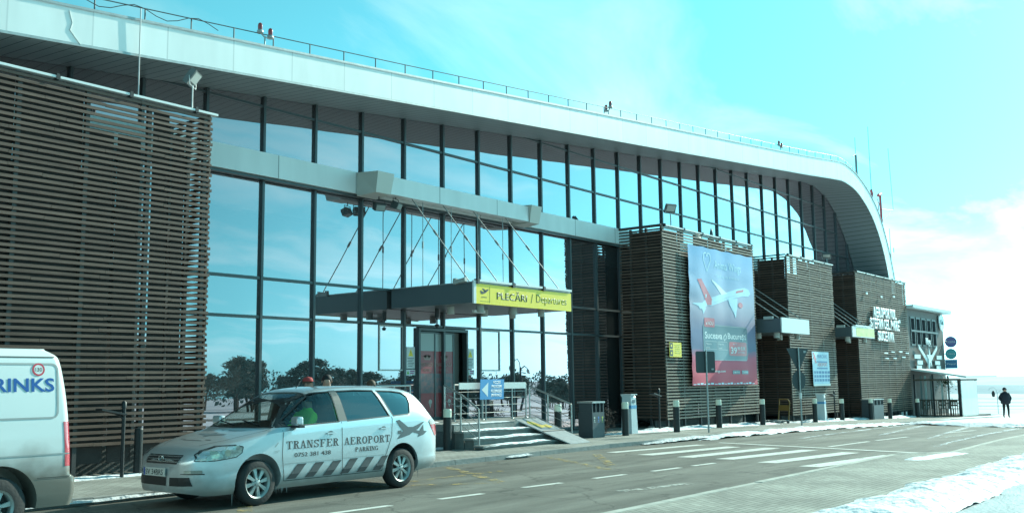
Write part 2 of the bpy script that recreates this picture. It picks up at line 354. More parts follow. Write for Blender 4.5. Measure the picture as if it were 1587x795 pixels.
def fpoly(polys, y, name, m, parent, thick=.004):
    return bm_build(polys_bm(polys), front(y), name, m, parent, thick=thick)
def rect(x0, z0, x1, z1): return [(x0, z0), (x1, z0), (x1, z1), (x0, z1)]
def circ(cx, cz, r, n=28, a0=0, a1=2*math.pi, rz=None):
    rz = rz or r
    return [(cx+r*math.cos(a0+(a1-a0)*i/n), cz+rz*math.sin(a0+(a1-a0)*i/n)) for i in range(n)]
def ring(cx, cz, r0, r1, n=24, a0=0, a1=2*math.pi, k=1):
    out = []
    for i in range(n):
        s, t = a0+(a1-a0)*i/n, a0+(a1-a0)*(i+1)/n
        out.append([(cx+r0*math.cos(s), cz+k*r0*math.sin(s)), (cx+r1*math.cos(s), cz+k*r1*math.sin(s)), (cx+r1*math.cos(t), cz+k*r1*math.sin(t)), (cx+r0*math.cos(t), cz+k*r0*math.sin(t))])
    return out
def rrect(x0, z0, x1, z1, r, n=4):
    p = []
    for cx, cz, a in ((x1-r, z1-r, 0), (x0+r, z1-r, 90), (x0+r, z0+r, 180), (x1-r, z0+r, 270)):
        for i in range(n+1): t = R(a+90*i/n); p.append((cx+r*math.cos(t), cz+r*math.sin(t)))
    return p
def stroke(pts, w):
    out = []
    for (x0, z0), (x1, z1) in zip(pts[:-1], pts[1:]):
        d = math.hypot(x1-x0, z1-z0); nx, nz = -(z1-z0)/d*w/2, (x1-x0)/d*w/2
        out.append([(x0+nx, z0+nz), (x0-nx, z0-nz), (x1-nx, z1-nz), (x1+nx, z1+nz)])
    return out

# ---------------------------------------------------------------- ground
def GZ(x):
    t = max(0, x-28)
    return -.0193*t*t/(t+4) if t < 1500 else -.0193*1500
def sheet(name, poly, dz, m, step=4, kind='structure'):
    bm = bmesh.new(); bm.faces.new([bm.verts.new((x, y, 0)) for x, y in poly]); 
    xs = [p[0] for p in poly]; k = math.ceil(min(xs)/step)*step
    while k < max(xs):
        bmesh.ops.bisect_plane(bm, geom=bm.verts[:]+bm.edges[:]+bm.faces[:], plane_co=(k, 0, 0), plane_no=(1, 0, 0), dist=1e-5); k += step
    for v in bm.verts: v.co.z = GZ(v.co.x)+dz
    bmesh.ops.recalc_face_normals(bm, faces=bm.faces)
    if sum(f.normal.z for f in bm.faces) < 0: bmesh.ops.reverse_faces(bm, faces=bm.faces)
    me = bpy.data.meshes.new(name); bm.to_mesh(me); bm.free(); me.materials.append(m)
    o = link(me, name)
    if kind: o['kind'] = kind
    return o
gm = MB(); xs = [-3000, -800, -200, 0, 26]+list(np.arange(28, 130, 3.0))+[160, 220, 320, 500, 800, 1200, 1500, 2200]; ys = [-2500, -600, -200, -90, -60, -30, -10, 3, 20, 40, 80, 200, 600, 2500]
gm.add([(x, y, GZ(x)-.06) for x in xs for y in ys], [(i*len(ys)+j, (i+1)*len(ys)+j, (i+1)*len(ys)+j+1, i*len(ys)+j+1) for i in range(len(xs)-1) for j in range(len(ys)-1)])
FIELD = mat('snowy_ground', (.26, .33, .38), .8, vscale=.06, col2=(.74, .79, .84), bump=.5, bscale=3)
structure(gm.build('ground', FIELD))
structure(sheet('road', [(-60, 6.3), (23, 6.3), (24, 5.6), (45, 5.6), (46, 14), (20, 14.05), (-60, 14.05)], 0, ASPH))
structure(sheet('pavement_far', [(-60, 14.0), (22, 14.0), (30, 13.45), (45, 13.0), (61, 13.0), (61, 22), (-60, 22)], .06, PAVE))
structure(sheet('pavement_near', [(-60, 4.3), (34, 4.3), (46, 3.6), (46, 6.3), (29, 6.05), (23.35, 5.95), (22.1, 6.75), (-60, 6.6)], .07, PAVN))
structure(sheet('path_near', [(-60, -1.5), (34, -1.5), (34, 4.31), (-60, 4.31)], .035, mat('wet_icy_path', (.17, .21, .23), .55, vscale=1.6, col2=(.42, .46, .48), bump=.5)))
structure(sheet('road_behind', [(-200, -22), (200, -22), (200, -14), (-200, -14)], -.03, ASPH))
def kerb(name, pts, w=.14, h=.10, m=CONC):
    b = MB()
    for (xa, ya), (xb, yb) in zip(pts[:-1], pts[1:]):
        L = math.hypot(xb-xa, yb-ya); n = max(1, int(round(L/1.0)))
        for i in range(n):
            t0, t1 = i/n+.006/L, (i+1)/n-.006/L
            p = Vector((xa+(xb-xa)*t0, ya+(yb-ya)*t0, 0)); q = Vector((xa+(xb-xa)*t1, ya+(yb-ya)*t1, 0)); d = (q-p).normalized(); s = Vector((-d.y, d.x, 0))*w/2
            zp, zq = GZ(p.x), GZ(q.x); j = random.uniform(-.006, .006)
            vs = [(*(v.xy), z+zo+j*(zo > 0)) for zo in (-.05, h) for v, z in ((p-s, zp), (q-s, zq), (q+s, zq), (p+s, zp))]
            b.add(vs, [(0,3,2,1),(4,5,6,7),(0,1,5,4),(1,2,6,5),(2,3,7,6),(3,0,4,7)])
    return structure(b.build(name, m))
kerb('kerb_far', [(-20, 13.98), (22, 13.98), (30, 13.43), (45, 12.98), (61, 12.98)])
kerb('kerb_near', [(-20, 6.66), (22.1, 6.82), (23.4, 5.98), (29, 6.1), (45, 6.35)], h=.074, m=mat('pale_kerb', (.42, .42, .38), .85, var=.2, vscale=3))
# road markings, each painted sheet 4 mm above the asphalt
def marks(name, polys, m, label, cat, z=.004):
    b = MB()
    for p in polys:
        b.add([(x, y, GZ(x)+z) for x, y in p], [tuple(range(len(p)))])
    o = b.build(name, m, fix=True); o['kind'] = 'structure'; return o
def dash(x0, x1, y0, y1, w=.13): return [(x0, y0-w/2), (x1, y1-w/2), (x1, y1+w/2), (x0, y0+w/2)]
marks('centre_line', [dash(9.17, 10.21, 10.13, 10.07), dash(11.14, 12.05, 10.0, 9.92), dash(13.08, 14.03, 9.93, 9.84), dash(14.94, 15.87, 9.79, 9.72), dash(16.68, 17.64, 9.62, 9.55), dash(18.1, 18.95, 9.52, 9.47), dash(24.85, 27.37, 9.27, 9.12), dash(27.9, 30.3, 9.09, 8.95), dash(5.2, 7.4, 10.4, 10.27), dash(34, 37, 8.8, 8.7)], WPAINT, '', '')
marks('crossing_stripes', [dash(20.6, 24.2, 13.0, 12.45, .30), dash(20.24, 23.83, 11.86, 11.35, .42), dash(20.05, 23.79, 10.74, 10.30, .42), dash(19.95, 23.5, 9.74, 9.24, .42), dash(19.5, 23.12, 8.58, 8.12, .42), dash(19.0, 22.65, 7.5, 7.04, .42)], WPAINT, '', '')
marks('stop_line', [[(25.05, 12.42), (25.25, 12.42), (23.5, 6.05), (23.25, 6.05)]], WPAINT, '', '', .008)
marks('faded_marking', [dash(13.4, 15.0, 8.3, 7.95, .22), dash(30, 33, 8.0, 7.9, .2), dash(27, 29, 10.9, 10.8, .15)], WPAINT2, '', '')
marks('yellow_zigzag', [s for pts in ([(15.4, 13.6), (13.6, 10.8)], [(20.0, 13.5), (16.6, 10.55), (18.7, 13.5)][1:], [(11.2, 12.7), (13.5, 10.75)], [(12.9, 12.2), (15.3, 12.15)], [(8.6, 11.2), (10.4, 13.5)], [(19.9, 12.95), (17.3, 10.9)]) for s in stroke(pts, .2)], YPAINT, '', '', .008)

def snow_ridge(name, p0, p1, w, h, label, m=SNOW, n=None, seed=0, thr=.0, z0=.06):
    L = math.hypot(p1[0]-p0[0], p1[1]-p0[1]); n = n or max(8, int(L/.12)); k = max(5, int(w/.09)); b = MB()
    d = Vector((p1[0]-p0[0], p1[1]-p0[1], 0))/L; s = Vector((-d.y, d.x, 0)); vs = []
    for i in range(n+1):
        for j in range(k+1):
            u = L*i/n; v = w*(j/k-.5); e = 1-(2*abs(j/k-.5))**2; e *= min(1, 6*i/n+.0, 6*(n-i)/n)
            q = Vector((p0[0], p0[1], 0))+d*u+s*v
            a = noise.noise(Vector((q.x*1.3+seed, q.y*1.3, 3.3)))*.9+noise.noise(Vector((q.x*5+seed, q.y*5, 1)))*.5+noise.noise(Vector((q.x*14, q.y*14, seed)))*.18
            z = GZ(q.x)+z0+h*(e*1.25-.42-thr+a*.8)
            vs.append((q.x, q.y, max(z, GZ(q.x)-.03)))
    b.add(vs, [(i*(k+1)+j, (i+1)*(k+1)+j, (i+1)*(k+1)+j+1, i*(k+1)+j+1) for i in range(n) for j in range(k)], 0, True)
    o = b.build(name, m, fix=True); o['kind'] = 'structure'; return o
snow_ridge('snow_bank', (6, 4.08), (46, 3.9), 1.35, .09, '', seed=2, n=520, z0=.055, thr=-.25)
snow_ridge('snow_bank', (5, 1.2), (30, .8), 1.6, .06, '', seed=5, n=260, z0=.03)
snow_ridge('snow_ridge', (23.4, 13.85), (31, 13.4), .45, .05, '', DSNOW, seed=9)
snow_ridge('snow_ridge', (26, 13.5), (44, 12.9), .62, .075, '', SNOW, seed=11)
snow_ridge('snow_ridge', (25.7, 16.75), (40, 16.9), .9, .09, '', seed=13)
snow_ridge('snow_ridge', (40, 17.0), (60, 16.7), 1.1, .10, '', seed=17)
snow_ridge('snow_ridge', (2, 17.3), (13.5, 17.15), .55, .06, '', seed=19)
snow_ridge('snow_ridge', (13.5, 17.3), (21.0, 17.0), .5, .05, '', seed=21)
snow_ridge('snow_patch', (20.4, 6.1), (23.1, 5.75), .45, .03, '', seed=23, z0=.078)
snow_ridge('snow_patch', (17.7, 13.92), (18.6, 13.88), .2, .03, '', DSNOW, seed=27)
snow_ridge('snow_patch', (4, 14.0), (9.5, 13.95), .28, .03, '', DSNOW, seed=29)
snow_ridge('snow_patch', (30, 5.2), (44, 5.0), 1.0, .05, '', seed=31)
structure(sheet('snow_field', [(41.6, 6.8), (43.2, 8.6), (45.6, 13.2), (61, 14.4), (80, 14.4), (80, 3), (46, 3), (42.5, 5.2)], .068, SNOW))
snow_ridge('snow_ridge', (44.2, 13.3), (41.3, 7.2), 1.6, .09, '', seed=37)
# tyre tracks of thin snow in the far part of the road
structure(sheet('snow_track', [(29, 8.05), (42.5, 9.9), (42.7, 10.2), (29, 8.15)], .006, worn('thin_snow', (.7, .73, .75), .5, 3)))
structure(sheet('snow_track', [(31, 9.9), (44, 11.9), (44.2, 12.3), (31, 10.05)], .006, MATS['thin_snow']))
structure(sheet('snow_track', [(28, 11.2), (44, 12.5), (44, 12.75), (28, 11.35)], .006, MATS['thin_snow']))
structure(sheet('snow_track', [(26, 7.0), (43, 8.0), (43, 8.3), (26, 7.1)], .006, MATS['thin_snow']))

# hills on the horizon
def hills(name, x, y0, y1, base, top, c, seed, c2):
    b = MB(); n = 160; vs = []
    for i in range(n+1):
        y = y0+(y1-y0)*i/n
        h = top*(1+.30*noise.noise(Vector((y*.0011+seed, 0, 0)))+.07*noise.noise(Vector((y*.006, seed, 0))))
        h2 = base+h*(x/3000)
        for k, (dx, f) in enumerate(((0, 0), (x*.08, .45), (x*.2, .85), (x*.33, 1), (x*.5, .8), (x*.8, 0))): vs.append((x+dx+200*noise.noise(Vector((y*.002, k, seed))), y, base+(h2-base)*f*(1+.1*noise.noise(Vector((y*.004, k*3, seed))))))
    b.add(vs, [(i*6+j, (i+1)*6+j, (i+1)*6+j+1, i*6+j+1) for i in range(n) for j in range(5)], 0, True)
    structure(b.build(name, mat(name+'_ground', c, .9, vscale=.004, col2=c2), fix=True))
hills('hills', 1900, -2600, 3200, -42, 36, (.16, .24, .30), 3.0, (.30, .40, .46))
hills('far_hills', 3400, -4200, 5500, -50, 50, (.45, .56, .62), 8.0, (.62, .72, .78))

# ================================================================ terminal building
GY, FY = 19.58, 17.6            # glass plane, fascia plane
def smooth_poly(pts, k=6):      # Catmull-Rom through the points
    P = [Vector(p) for p in pts]; P = [2*P[0]-P[1]]+P+[2*P[-1]-P[-2]]; out = []
    for i in range(1, len(P)-2):
        for j in range(k):
            t = j/k; a, b, c, d = P[i-1:i+3]
            out.append(.5*((2*b)+(-a+c)*t+(2*a-5*b+4*c-d)*t*t+(-a+3*b-3*c+d)*t*t*t))
    out.append(P[-2]); return out
GLZ = [(-14, 6.05), (8.93, 8.19), (22.4, 9.44), (38.4, 10.92), (47.5, 11.75)]
def resample(pts, n):
    P = [Vector(p) for p in pts]; L = [0]
    for a, b in zip(P[:-1], P[1:]): L.append(L[-1]+(b-a).length)
    out = []
    for i in range(n+1):
        t = L[-1]*i/n; k = max(j for j in range(len(L)) if L[j] <= t+1e-9); k = min(k, len(P)-2)
        out.append(P[k]+(P[k+1]-P[k])*((t-L[k])/(L[k+1]-L[k])))
    return out
inner = [Vector((-14, 5.95)), Vector((8.0, 7.95)), Vector((20.2, 9.08)), Vector((31.6, 10.1)), Vector((41.6, 11.02))]+smooth_poly([(46, 11.42), (50.3, 11.83), (51.5, 11.86), (53.2, 11.62), (55.0, 10.86), (56.4, 9.75), (57.4, 8.3), (57.95, 6.9), (58.3, 5.2), (58.5, 3), (58.6, -.6)], 5)
outer = [Vector((-14, 6.75)), Vector((8.67, 8.78)), Vector((18.6, 9.72)), Vector((28.15, 10.66)), Vector((42.8, 12.05))]+smooth_poly([(47, 12.47), (50.6, 12.86), (52.0, 12.84), (53.6, 12.52), (55.3, 11.85), (56.7, 10.9), (57.8, 9.5), (58.5, 8.2), (58.95, 7.0), (59.4, 5.2), (59.6, 3), (59.7, -.6)], 5)
glz = [Vector((-14, 6.05)), Vector((8.93, 8.19)), Vector((22.4, 9.44)), Vector((38.4, 10.92))]+smooth_poly([(46, 11.62), (50.2, 12.0), (51.9, 12.03), (53.49, 11.78), (55.0, 11.1), (56.3, 9.95), (57.45, 8.6), (58.1, 7.4), (58.6, 5.4), (58.8, 3), (58.9, -.6)], 5)
NP = 150
inner = resample(inner, NP); outer = resample(outer, NP); glz = resample(glz, NP)
term = thing('airport_terminal', (30, GY, 0), 'airport terminal with long mirrored glass wall under a pale roof curving to the ground', 'airport terminal', w=True)
def strip(name, A, ya, B, yb, m, parent, thick=0):
    b = MB(); n = len(A); vs = [(p.x, ya, p.y) for p in A]+[(p.x, yb, p.y) for p in B]
    b.add(vs, [(i, i+1, n+i+1, n+i) for i in range(n-1)], 0, abs(ya-yb) > .01)
    o = b.build(name, m, parent, fix=False); me = o.data; uv = me.uv_layers.new(name='UVMap'); L = [0]
    for p, q in zip(A[:-1], A[1:]): L.append(L[-1]+(q-p).length)
    for lp in me.loops:
        vi = lp.vertex_index; uv.data[lp.index].uv = (L[vi % n], 0 if vi < n else 1)
        if name == 'fascia':
            c = me.vertices[vi].co+Vector((parent.location.x, 0, parent.location.z)) if False else Vector(b.v[vi])
            u = c.x if c.x < 50.5 else 50.5+7*math.atan2(c.x-50.5, max(.1, c.z-3))
            uv.data[lp.index].uv = (u, 0)
    return o
strip('soffit', inner, FY+.02, glz, GY-.02, SOFFIT, term)
strip('fascia', inner, FY, outer, FY, WHITEP, term)
tri = MB(); n = len(inner)           # small drip edge under the fascia
tri.add([(p.x, FY-.012, p.y) for p in inner]+[(p.x, FY-.012, p.y+.05) for p in inner], [(i, i+1, n+i+1, n+i) for i in range(n-1)]); tri.build('drip_edge', GALV, term)
tri = MB(); tri.add([(p.x, FY-.03, p.y+.005) for p in outer]+[(p.x, FY-.03, p.y-.045) for p in outer]+[(p.x, FY+.2, p.y+.005) for p in outer], [(i, i+1, n+i+1, n+i) for i in range(n-1)]+[(i, i+1, 2*n+i+1, 2*n+i) for i in range(n-1)]); tri.build('roof_edge_trim', GALV, term)
rf = MB(); rf.add([(p.x, FY, p.y) for p in outer]+[(p.x, 60, p.y) for p in outer], [(i, i+1, n+i+1, n+i) for i in range(n-1)], 0, True); rf.build('roof', mat('roof_sheet', (.45, .47, .47), .5), term)
MX = lambda k: (7.25+k)*1.66
def topz(x):
    for a, b in zip(glz[:-1], glz[1:]):
        if a.x <= x <= b.x and b.x > a.x: return a.y+(b.y-a.y)*(x-a.x)/(b.x-a.x)
    return 0
ROWS = [.12, 3.33, 4.27, 6.9, 8.53, 9.78, 11.03, 13]
DOORX = (20.86, 23.02)
for k in range(-8, 29):
    xa, xb = MX(k), min(MX(k+1), 58.75); b = MB(); opened = k in (5, 6)
    for z0, z1 in zip(ROWS[:-1], ROWS[1:]):
        ta, tb = topz(xa), topz(xb)
        if max(ta, tb) <= z0+.03: continue
        if opened and z0 < 1:
            segs = [(xa, DOORX[0])] if k == 5 else [(DOORX[1], xb)]
        else: segs = [(xa, xb)]
        for sa, sb in segs:
            tl = [(sa, z0)]; xs_ = np.linspace(sa, sb, 7 if sa > 44 else 2)
            up = [(x, min(z1, topz(x))) for x in xs_]
            if sa > 44: up = [(x, max(z, z0)) for x, z in up]
            j = [random.uniform(-.0028, .0028) for _ in range(2)]
            cx_, cz_ = (sa+sb)/2, (z0+z1)/2
            poly = [(sa, z0), (sb, z0)]+list(reversed(up))
            b.add([(x, GY+(x-cx_)*j[0]+(z-cz_)*j[1], z) for x, z in poly], [tuple(range(len(poly)))])
    if b.v: b.build('window', GLASS, term)
for k in range(-8, 29):
    x = MX(k); t = topz(x)
    if t < .5: continue
    b = MB(); b.box(x-.035, x+.035, GY-.075, GY+.03, .1, t-.005); b.build('mullion', DARKM, term)
for z in ROWS[:-1]:
    if z == 6.9: continue
    b = MB()
    for k in range(-8, 29):
        xa, xb = MX(k)+.036, min(MX(k+1)-.036, 58.7)
        if z < .2 or min(topz(xa), topz(xb)) > z+.05 or (topz(xb) > z+.05 and xa < 40) :
            if z < 1 and k in (5, 6): continue
            h = .028 if z > 8 else .034
            b.box(xa, xb, GY-.055, GY+.02, z-h, z+h)
    b.build('transom', DARKM, term)
# low plinth, beam, brackets
b = MB(); b.box(-14, 58.6, GY+.035, GY+.3, -.6, .12); b.build('plinth', DCONC, term)
def uvbox(name, m, parent, x0, x1, y0, y1, z0, z1):
    b = MB(); b.box(x0, x1, y0, y1, z0, z1); o = b.build(name, m, parent); uv = o.data.uv_layers.new(name='UVMap')
    for lp in o.data.loops:
        c = o.data.vertices[lp.vertex_index].co; uv.data[lp.index].uv = (c.x, c.z)
    return o
uvbox('beam', BEAMP, term, -14, 44.6, GY-.30, GY-.078, 6.73, 7.31)
o = uvbox('beam_underside_trim', DARKM, term, -14, 44.6, GY-.22, GY-.079, 6.66, 6.727)
uvbox('projecting_beam', BEAMP, term, 18.86, 25.0, 18.62, 18.95, 6.72, 7.20)
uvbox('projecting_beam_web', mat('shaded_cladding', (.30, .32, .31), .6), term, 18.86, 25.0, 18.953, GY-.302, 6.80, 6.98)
def bracket(x0, x1):
    b = MB(); y0, y1 = 18.5, GY-.303
    b.add([(x0, y1, 6.66), (x1+.1, y1, 6.66), (x1+.1, y1, 7.3), (x0, y1, 7.3), (x0+.06, y0+.12, 6.70), (x1, y0+.12, 6.70), (x1, y0-.02, 7.24), (x0, y0-.02, 7.24)],
          [(0,3,2,1),(4,5,6,7),(0,1,5,4),(1,2,6,5),(2,3,7,6),(3,0,4,7)])
    return b.build('bracket', mat('bracket_cladding', (.50, .50, .46), .5), term, fix=True)
bracket(18.24, 18.85); bracket(25.0, 25.55)
# wall inside behind the glass, so panes are not see-through to the sky
inn = MB(); inn.box(-14, 58, 27, 27.2, -.3, 6); inn.add([(-14, GY+.4, .02), (58, GY+.4, .02), (58, 27, .02), (-14, 27, .02)], [(0,1,2,3)]); inn.build('inner_wall', mat('inner_wall', (.18, .20, .19), .8, vscale=.5, col2=(.08, .10, .10)), term)
inn = MB(); inn.box(-14, 58, GY+.5, 30, 5.9, 6.0); inn.build('inner_ceiling', DARKIN, term)
# end wall beyond the arch and rear
bk = MB(); bk.box(-14, 59, 59.8, 60, -2, 6); bk.build('rear_wall', DCONC, term)

# ---- entrance door
door = MB(); x0, x1 = DOORX; y = GY-.05
for a, b_, c, d in ((x0, x0+.07, .62, 3.27), (x1-.07, x1, .62, 3.27), (x0+.07, x1-.07, 3.19, 3.27)): door.box(a, b_, y-.06, GY+.06, c, d)
dfr = door.build('door_frame', DARKM, term)
door = MB(); door.box(x0+.07, x1-.07, GY+1.5, GY+1.6, .62, 3.19); door.box(x0+.07, x1-.07, GY+.07, GY+1.5, .6, .62); door.build('vestibule', DARKIN, term)
def leaf(xa, xb, yy, letters, name='sliding_door'):
    b = MB()
    for a, b_, c, d in ((xa, xa+.05, .64, 3.17), (xb-.05, xb, .64, 3.17), (xa+.05, xb-.05, .64, .74), (xa+.05, xb-.05, 3.12, 3.17)): b.box(a, b_, yy-.02, yy+.02, c, d)
    lf = b.build(name, DARKM, term)
    p = MB(); p.box(xa+.05, xb-.05, yy-.004, yy+.004, 2.62, 3.12); g = p.build('pane', mat('pale_frosting', (.30, .34, .33), .3), lf)
    p = MB(); p.box(xa+.05, xb-.05, yy-.004, yy+.004, .74, 2.62); q = p.build('poster', REDP, lf)
    pic = fpoly([rect(xa+.06, 1.42, xb-.06, 1.98)], yy-.006, 'picture', mat('poster_picture', (.05, .10, .12), .4, vscale=7, col2=(.30, .12, .12)), q, thick=.002)
    tm = mat('poster_lettering', (.34, .20, .18), .5)
    w = xb-xa-.2
    ftext(letters[0], xa+.1, 2.18, w, .11, yy-.005, 'lettering', tm, q, .0)
    ftext(letters[1], xa+.2, 2.04, w*.62, .08, yy-.005, 'lettering', tm, q)
    cx_ = (xa+xb)/2
    fpoly([[(cx_-.12, 2.36), (cx_+.12, 2.36), (cx_+.16, 2.48), (cx_+.06, 2.41), (cx_, 2.51), (cx_-.06, 2.41), (cx_-.16, 2.48)]], yy-.005, 'crown_emblem', tm, q, .002)
    ftext('HOTEL', xa+.25, .84, w*.55, .05, yy-.005, 'lettering', tm, q)
    fpoly([circ(xb-.22, 1.17, .07), [(xb-.27, 1.12), (xb-.22, .99), (xb-.17, 1.12)]], yy-.0052, 'pin_emblem', mat('pale_emblem', (.45, .40, .38), .5), q, .002)
leaf(20.94, 21.64, GY-.02, ('MARY PLAZA', 'HOTEL')); leaf(21.64, 22.52, GY+.035, ('MARY PLAZA', 'HOTEL'))
b = MB(); b.box(22.53, 22.57, GY+.06, GY+.10, .64, 3.18); b.box(22.58, 22.80, GY+.08, GY+.10, .64, 3.18); b.build('door_return', mat('brown_return', (.07, .06, .05), .5), term)
# thin white window frames beside the door
for xa, xb, nm in ((19.37, 20.33, 0), (23.72, 24.66, 1)):
    b = MB()
    for a in (rect(xa, 3.26, xb, 3.30), rect(xa, 2.05, xb, 2.09), rect(xa, 2.09, xa+.035, 3.26), rect(xb-.035, 2.09, xb, 3.26)):
        b.box(a[0][0], a[1][0], GY-.03, GY-.003, a[0][1], a[2][1])
    b.build('opening_window_frame', mat('pale_frame', (.5, .52, .5), .5), term)
# notices on the glass by the door
def notice(xc, label):
    t = thing('warning_notice', (xc, GY-.01, 2.1), label, 'notice', 'warning notices on the glass beside the entrance')
    f = lambda u, v, d: (u, -d, v)
    bm_build(polys_bm([rect(-.17, .02, .17, .62)]), f, 'sheet', mat('notice_paper', (.62, .66, .66), .5), t, thick=.004)
    y_ = bm_build(polys_bm([[(-.10, .36), (.10, .36), (0, .57)]]), lambda u, v, d: (u, -.005-d, v), 'warning_triangle', YELLOW, t, thick=.001)
    bm_build(text_bm('!', .02, .13, .01), lambda u, v, d: (u-.01, -.007-d, v+.38), 'exclamation_mark', DTEXT, y_, thick=.001)
    ls = [rect(-.13+.02*(i % 2), .30-.045*i, .13-.03*(i % 3), .315-.045*i) for i in range(6)]
    bm_build(polys_bm(ls), lambda u, v, d: (u, -.005-d, v), 'lettering', DTEXT, t, thick=.001)
    bm_build(polys_bm([rect(-.18, -.17, .18, -.01)]), f, 'lower_sheet', MATS['notice_paper'], t, thick=.004)
    bm_build(polys_bm([[(-.16, -.14), (-.06, -.14), (-.11, -.04)]]), lambda u, v, d: (u, -.005-d, v), 'warning_triangle', mat('sign_green', (.12, .4, .05), .5), t, thick=.001)
    bm_build(polys_bm([rect(-.03, -.07, .15, -.04), rect(-.03, -.13, .12, -.10)]), lambda u, v, d: (u, -.005-d, v), 'lettering', mat('magenta_print', (.35, .08, .25), .5), t, thick=.001)
notice(20.62, 'white warning notice with yellow triangle on the glass just left of the entrance doors')
notice(23.22, 'white warning notice with yellow triangle on the glass just right of the entrance doors')

# ---- roof railing: rail with short posts along the roof edge
rr = thing('roof_railing', (30, FY+.2, 10.8), 'thin low safety rail running along the top edge of the pale roof', 'railing', w=True)
P = resample([p for p in outer if p.x < 57.6], 400); b = MB(); L = 0; posts = 0; last = P[0]
pts = []
for p in P: pts.append((p.x, FY+.15, p.y+.30))
b.tube(pts[::4], .012, 5); b.build('rail', DARKM, rr)
acc = 0; posts = []
for a, c in zip(P[:-1], P[1:]):
    acc += (c-a).length
    if acc > 1.0 and c.x > 1: posts.append(c); acc = 0
for c in posts:
    b = MB(); b.cyl((c.x, FY+.15, c.y-.02), (c.x, FY+.15, c.y+.30), .016, n=5); b.build('post', DARKM, rr)
b = MB()                        # loose cable lying along the rail at the left
pp = [(8.9+.25*i, FY+.12, 8.83+.093*.25*i+.2+.10*math.sin(i*1.1)*(1 if i < 22 else .5)) for i in range(16)]
b.tube(pp, .009, 5); tag(b.build('loose_cable', BLACK), 'black cable drooping along the roof rail at the left end of the roof', 'cable')
b = MB(); b.tube([(10.69, FY-.06, 9.18), (10.70, FY-.05, 8.2), (10.72, FY-.03, 7.36)], .014, 6, 0); tag(b.build('lightning_cable', mat('pale_cable', (.5, .5, .5), .5)), 'thin pale cable hanging straight down from the roof edge to the left slatted screen', 'cable')
b = MB(); b.tube([(9.3+i*.05, FY-.006, 9.05-.62*(i/12)+.0) for i in range(0)] or [(9.25, FY-.006, 8.72), (9.32, FY-.006, 8.5), (9.28, FY-.006, 8.35), (9.42, FY-.006, 8.2), (9.5, FY-.006, 8.12)], .012, 5); b.build('cable_trace', mat('grey_cable', (.6, .62, .6), .6), term)

# ---- roof obstruction lights
def beacon(loc, label, s=1, rz=0):
    t = thing('obstruction_light', loc, label, 'warning light', 'red obstruction lights along the roof edge', rz=rz)
    b = MB(); b.cyl((0, 0, 0), (0, 0, .34*s), .022*s, n=8); b.tube([(-.16*s, 0, .40*s), (0, 0, .30*s), (.18*s, 0, .34*s)], .02*s, 6); b.build('bracket', GALV, t)
    for dx, z in ((-.16, .40), (.18, .34)):
        b = MB(); b.lathe([(0, z*s-.02), (.085*s, z*s-.02), (.09*s, z*s+.03*s), (.06*s, z*s+.07*s)], (dx*s, 0, 0), 14); h = b.build('lamp_base', GALV, t)
        b = MB(); b.lathe([(.062*s, z*s+.07*s), (.066*s, z*s+.18*s), (.05*s, z*s+.24*s), (.015*s, z*s+.265*s), (0, z*s+.27*s)], (dx*s, 0, 0), 14); b.build('lens', mat('red_lens', (.30, .03, .03), .1, coat=1), h)
    return t
b1 = beacon((13.9, FY+.12, 9.24), 'pair of red obstruction lamps on a bracket nearest the camera on the roof edge', .85)
copy_thing(b1, (28.47, FY+.12, 10.62), 'pair of red obstruction lamps above the middle of the glass wall, seen edge on', rz=R(62))
copy_thing(b1, (43.3, FY+.12, 12.02), 'smallest pair of red obstruction lamps on the roof where it begins to curve down')

# ================================================================ departures canopy
cx0, cx1, cyf, cz0, cz1 = 19.77, 24.2, 16.57, 3.75, 4.27
can = thing('entrance_canopy', (22, 18, 4), 'flat dark canopy with yellow departures sign hung on steel rods over the entrance steps', 'canopy', w=True)
uvbox('slab', CANOPY, can, cx0, cx1, cyf, GY-.09, cz0, cz1)
uvbox('top_trim', GALV, can, cx0-.02, cx1+.02, cyf-.02, GY-.09, cz1+.002, cz1+.03)
b = MB(); b.box(cx0-.01, cx0+.09, cyf-.055, cyf-.003, cz0-.02, cz1+.06); b.build('sign_end_trim', WHITE, can)
b = MB(); b.box(cx0+.092, cx1+.01, cyf-.05, cyf-.003, cz0-.02, cz1-.02)
sg = b.build('sign_panel', YELLOW, can); ys_ = cyf-.051
b = MB()
for xa, xb in ((cx0+.2, 21.35), (21.5, 22.75), (22.9, cx1)): b.box(xa, xb, cyf-.09, cyf+.02, cz1+.032, cz1+.09)
b.build('sign_top_profile', WHITE, can)
for x in (cx0+.14, 21.42, 22.83):
    b = MB(); b.box(x-.045, x+.045, cyf-.10, cyf+.03, cz1-.03, cz1+.10); b.build('clip', BLACK, can)
ftext('PLECĂRI', 20.72, 3.885, 1.33, .25, ys_, 'lettering', DTEXT, sg, .008)
ftext('/', 22.24, 3.87, .09, .25, ys_, 'lettering', mat('sign_olive_lettering', (.16, .18, .03), .5), sg)
ftext('Departures', 22.49, 3.83, 1.48, .29, ys_, 'lettering', MATS['sign_olive_lettering'], sg, -.004)
fpoly(stroke([(20.42, 3.77), (20.42, 4.2)], .012)+stroke([(20.02, 3.80), (20.42, 3.80)], .008), ys_, 'divider', MATS['sign_olive_lettering'], sg, .002)
fpoly([[(20.02, 4.07), (20.08, 4.075), (20.14, 4.04), (20.30, 4.12), (20.36, 4.13), (20.37, 4.10), (20.24, 4.02), (20.12, 3.985), (20.06, 3.99)],
       [(20.10, 4.13), (20.14, 4.14), (20.27, 4.09), (20.20, 4.05)], rect(20.07, 3.90, 20.30, 3.915)], ys_, 'aeroplane_pictogram', DTEXT, sg, .003)
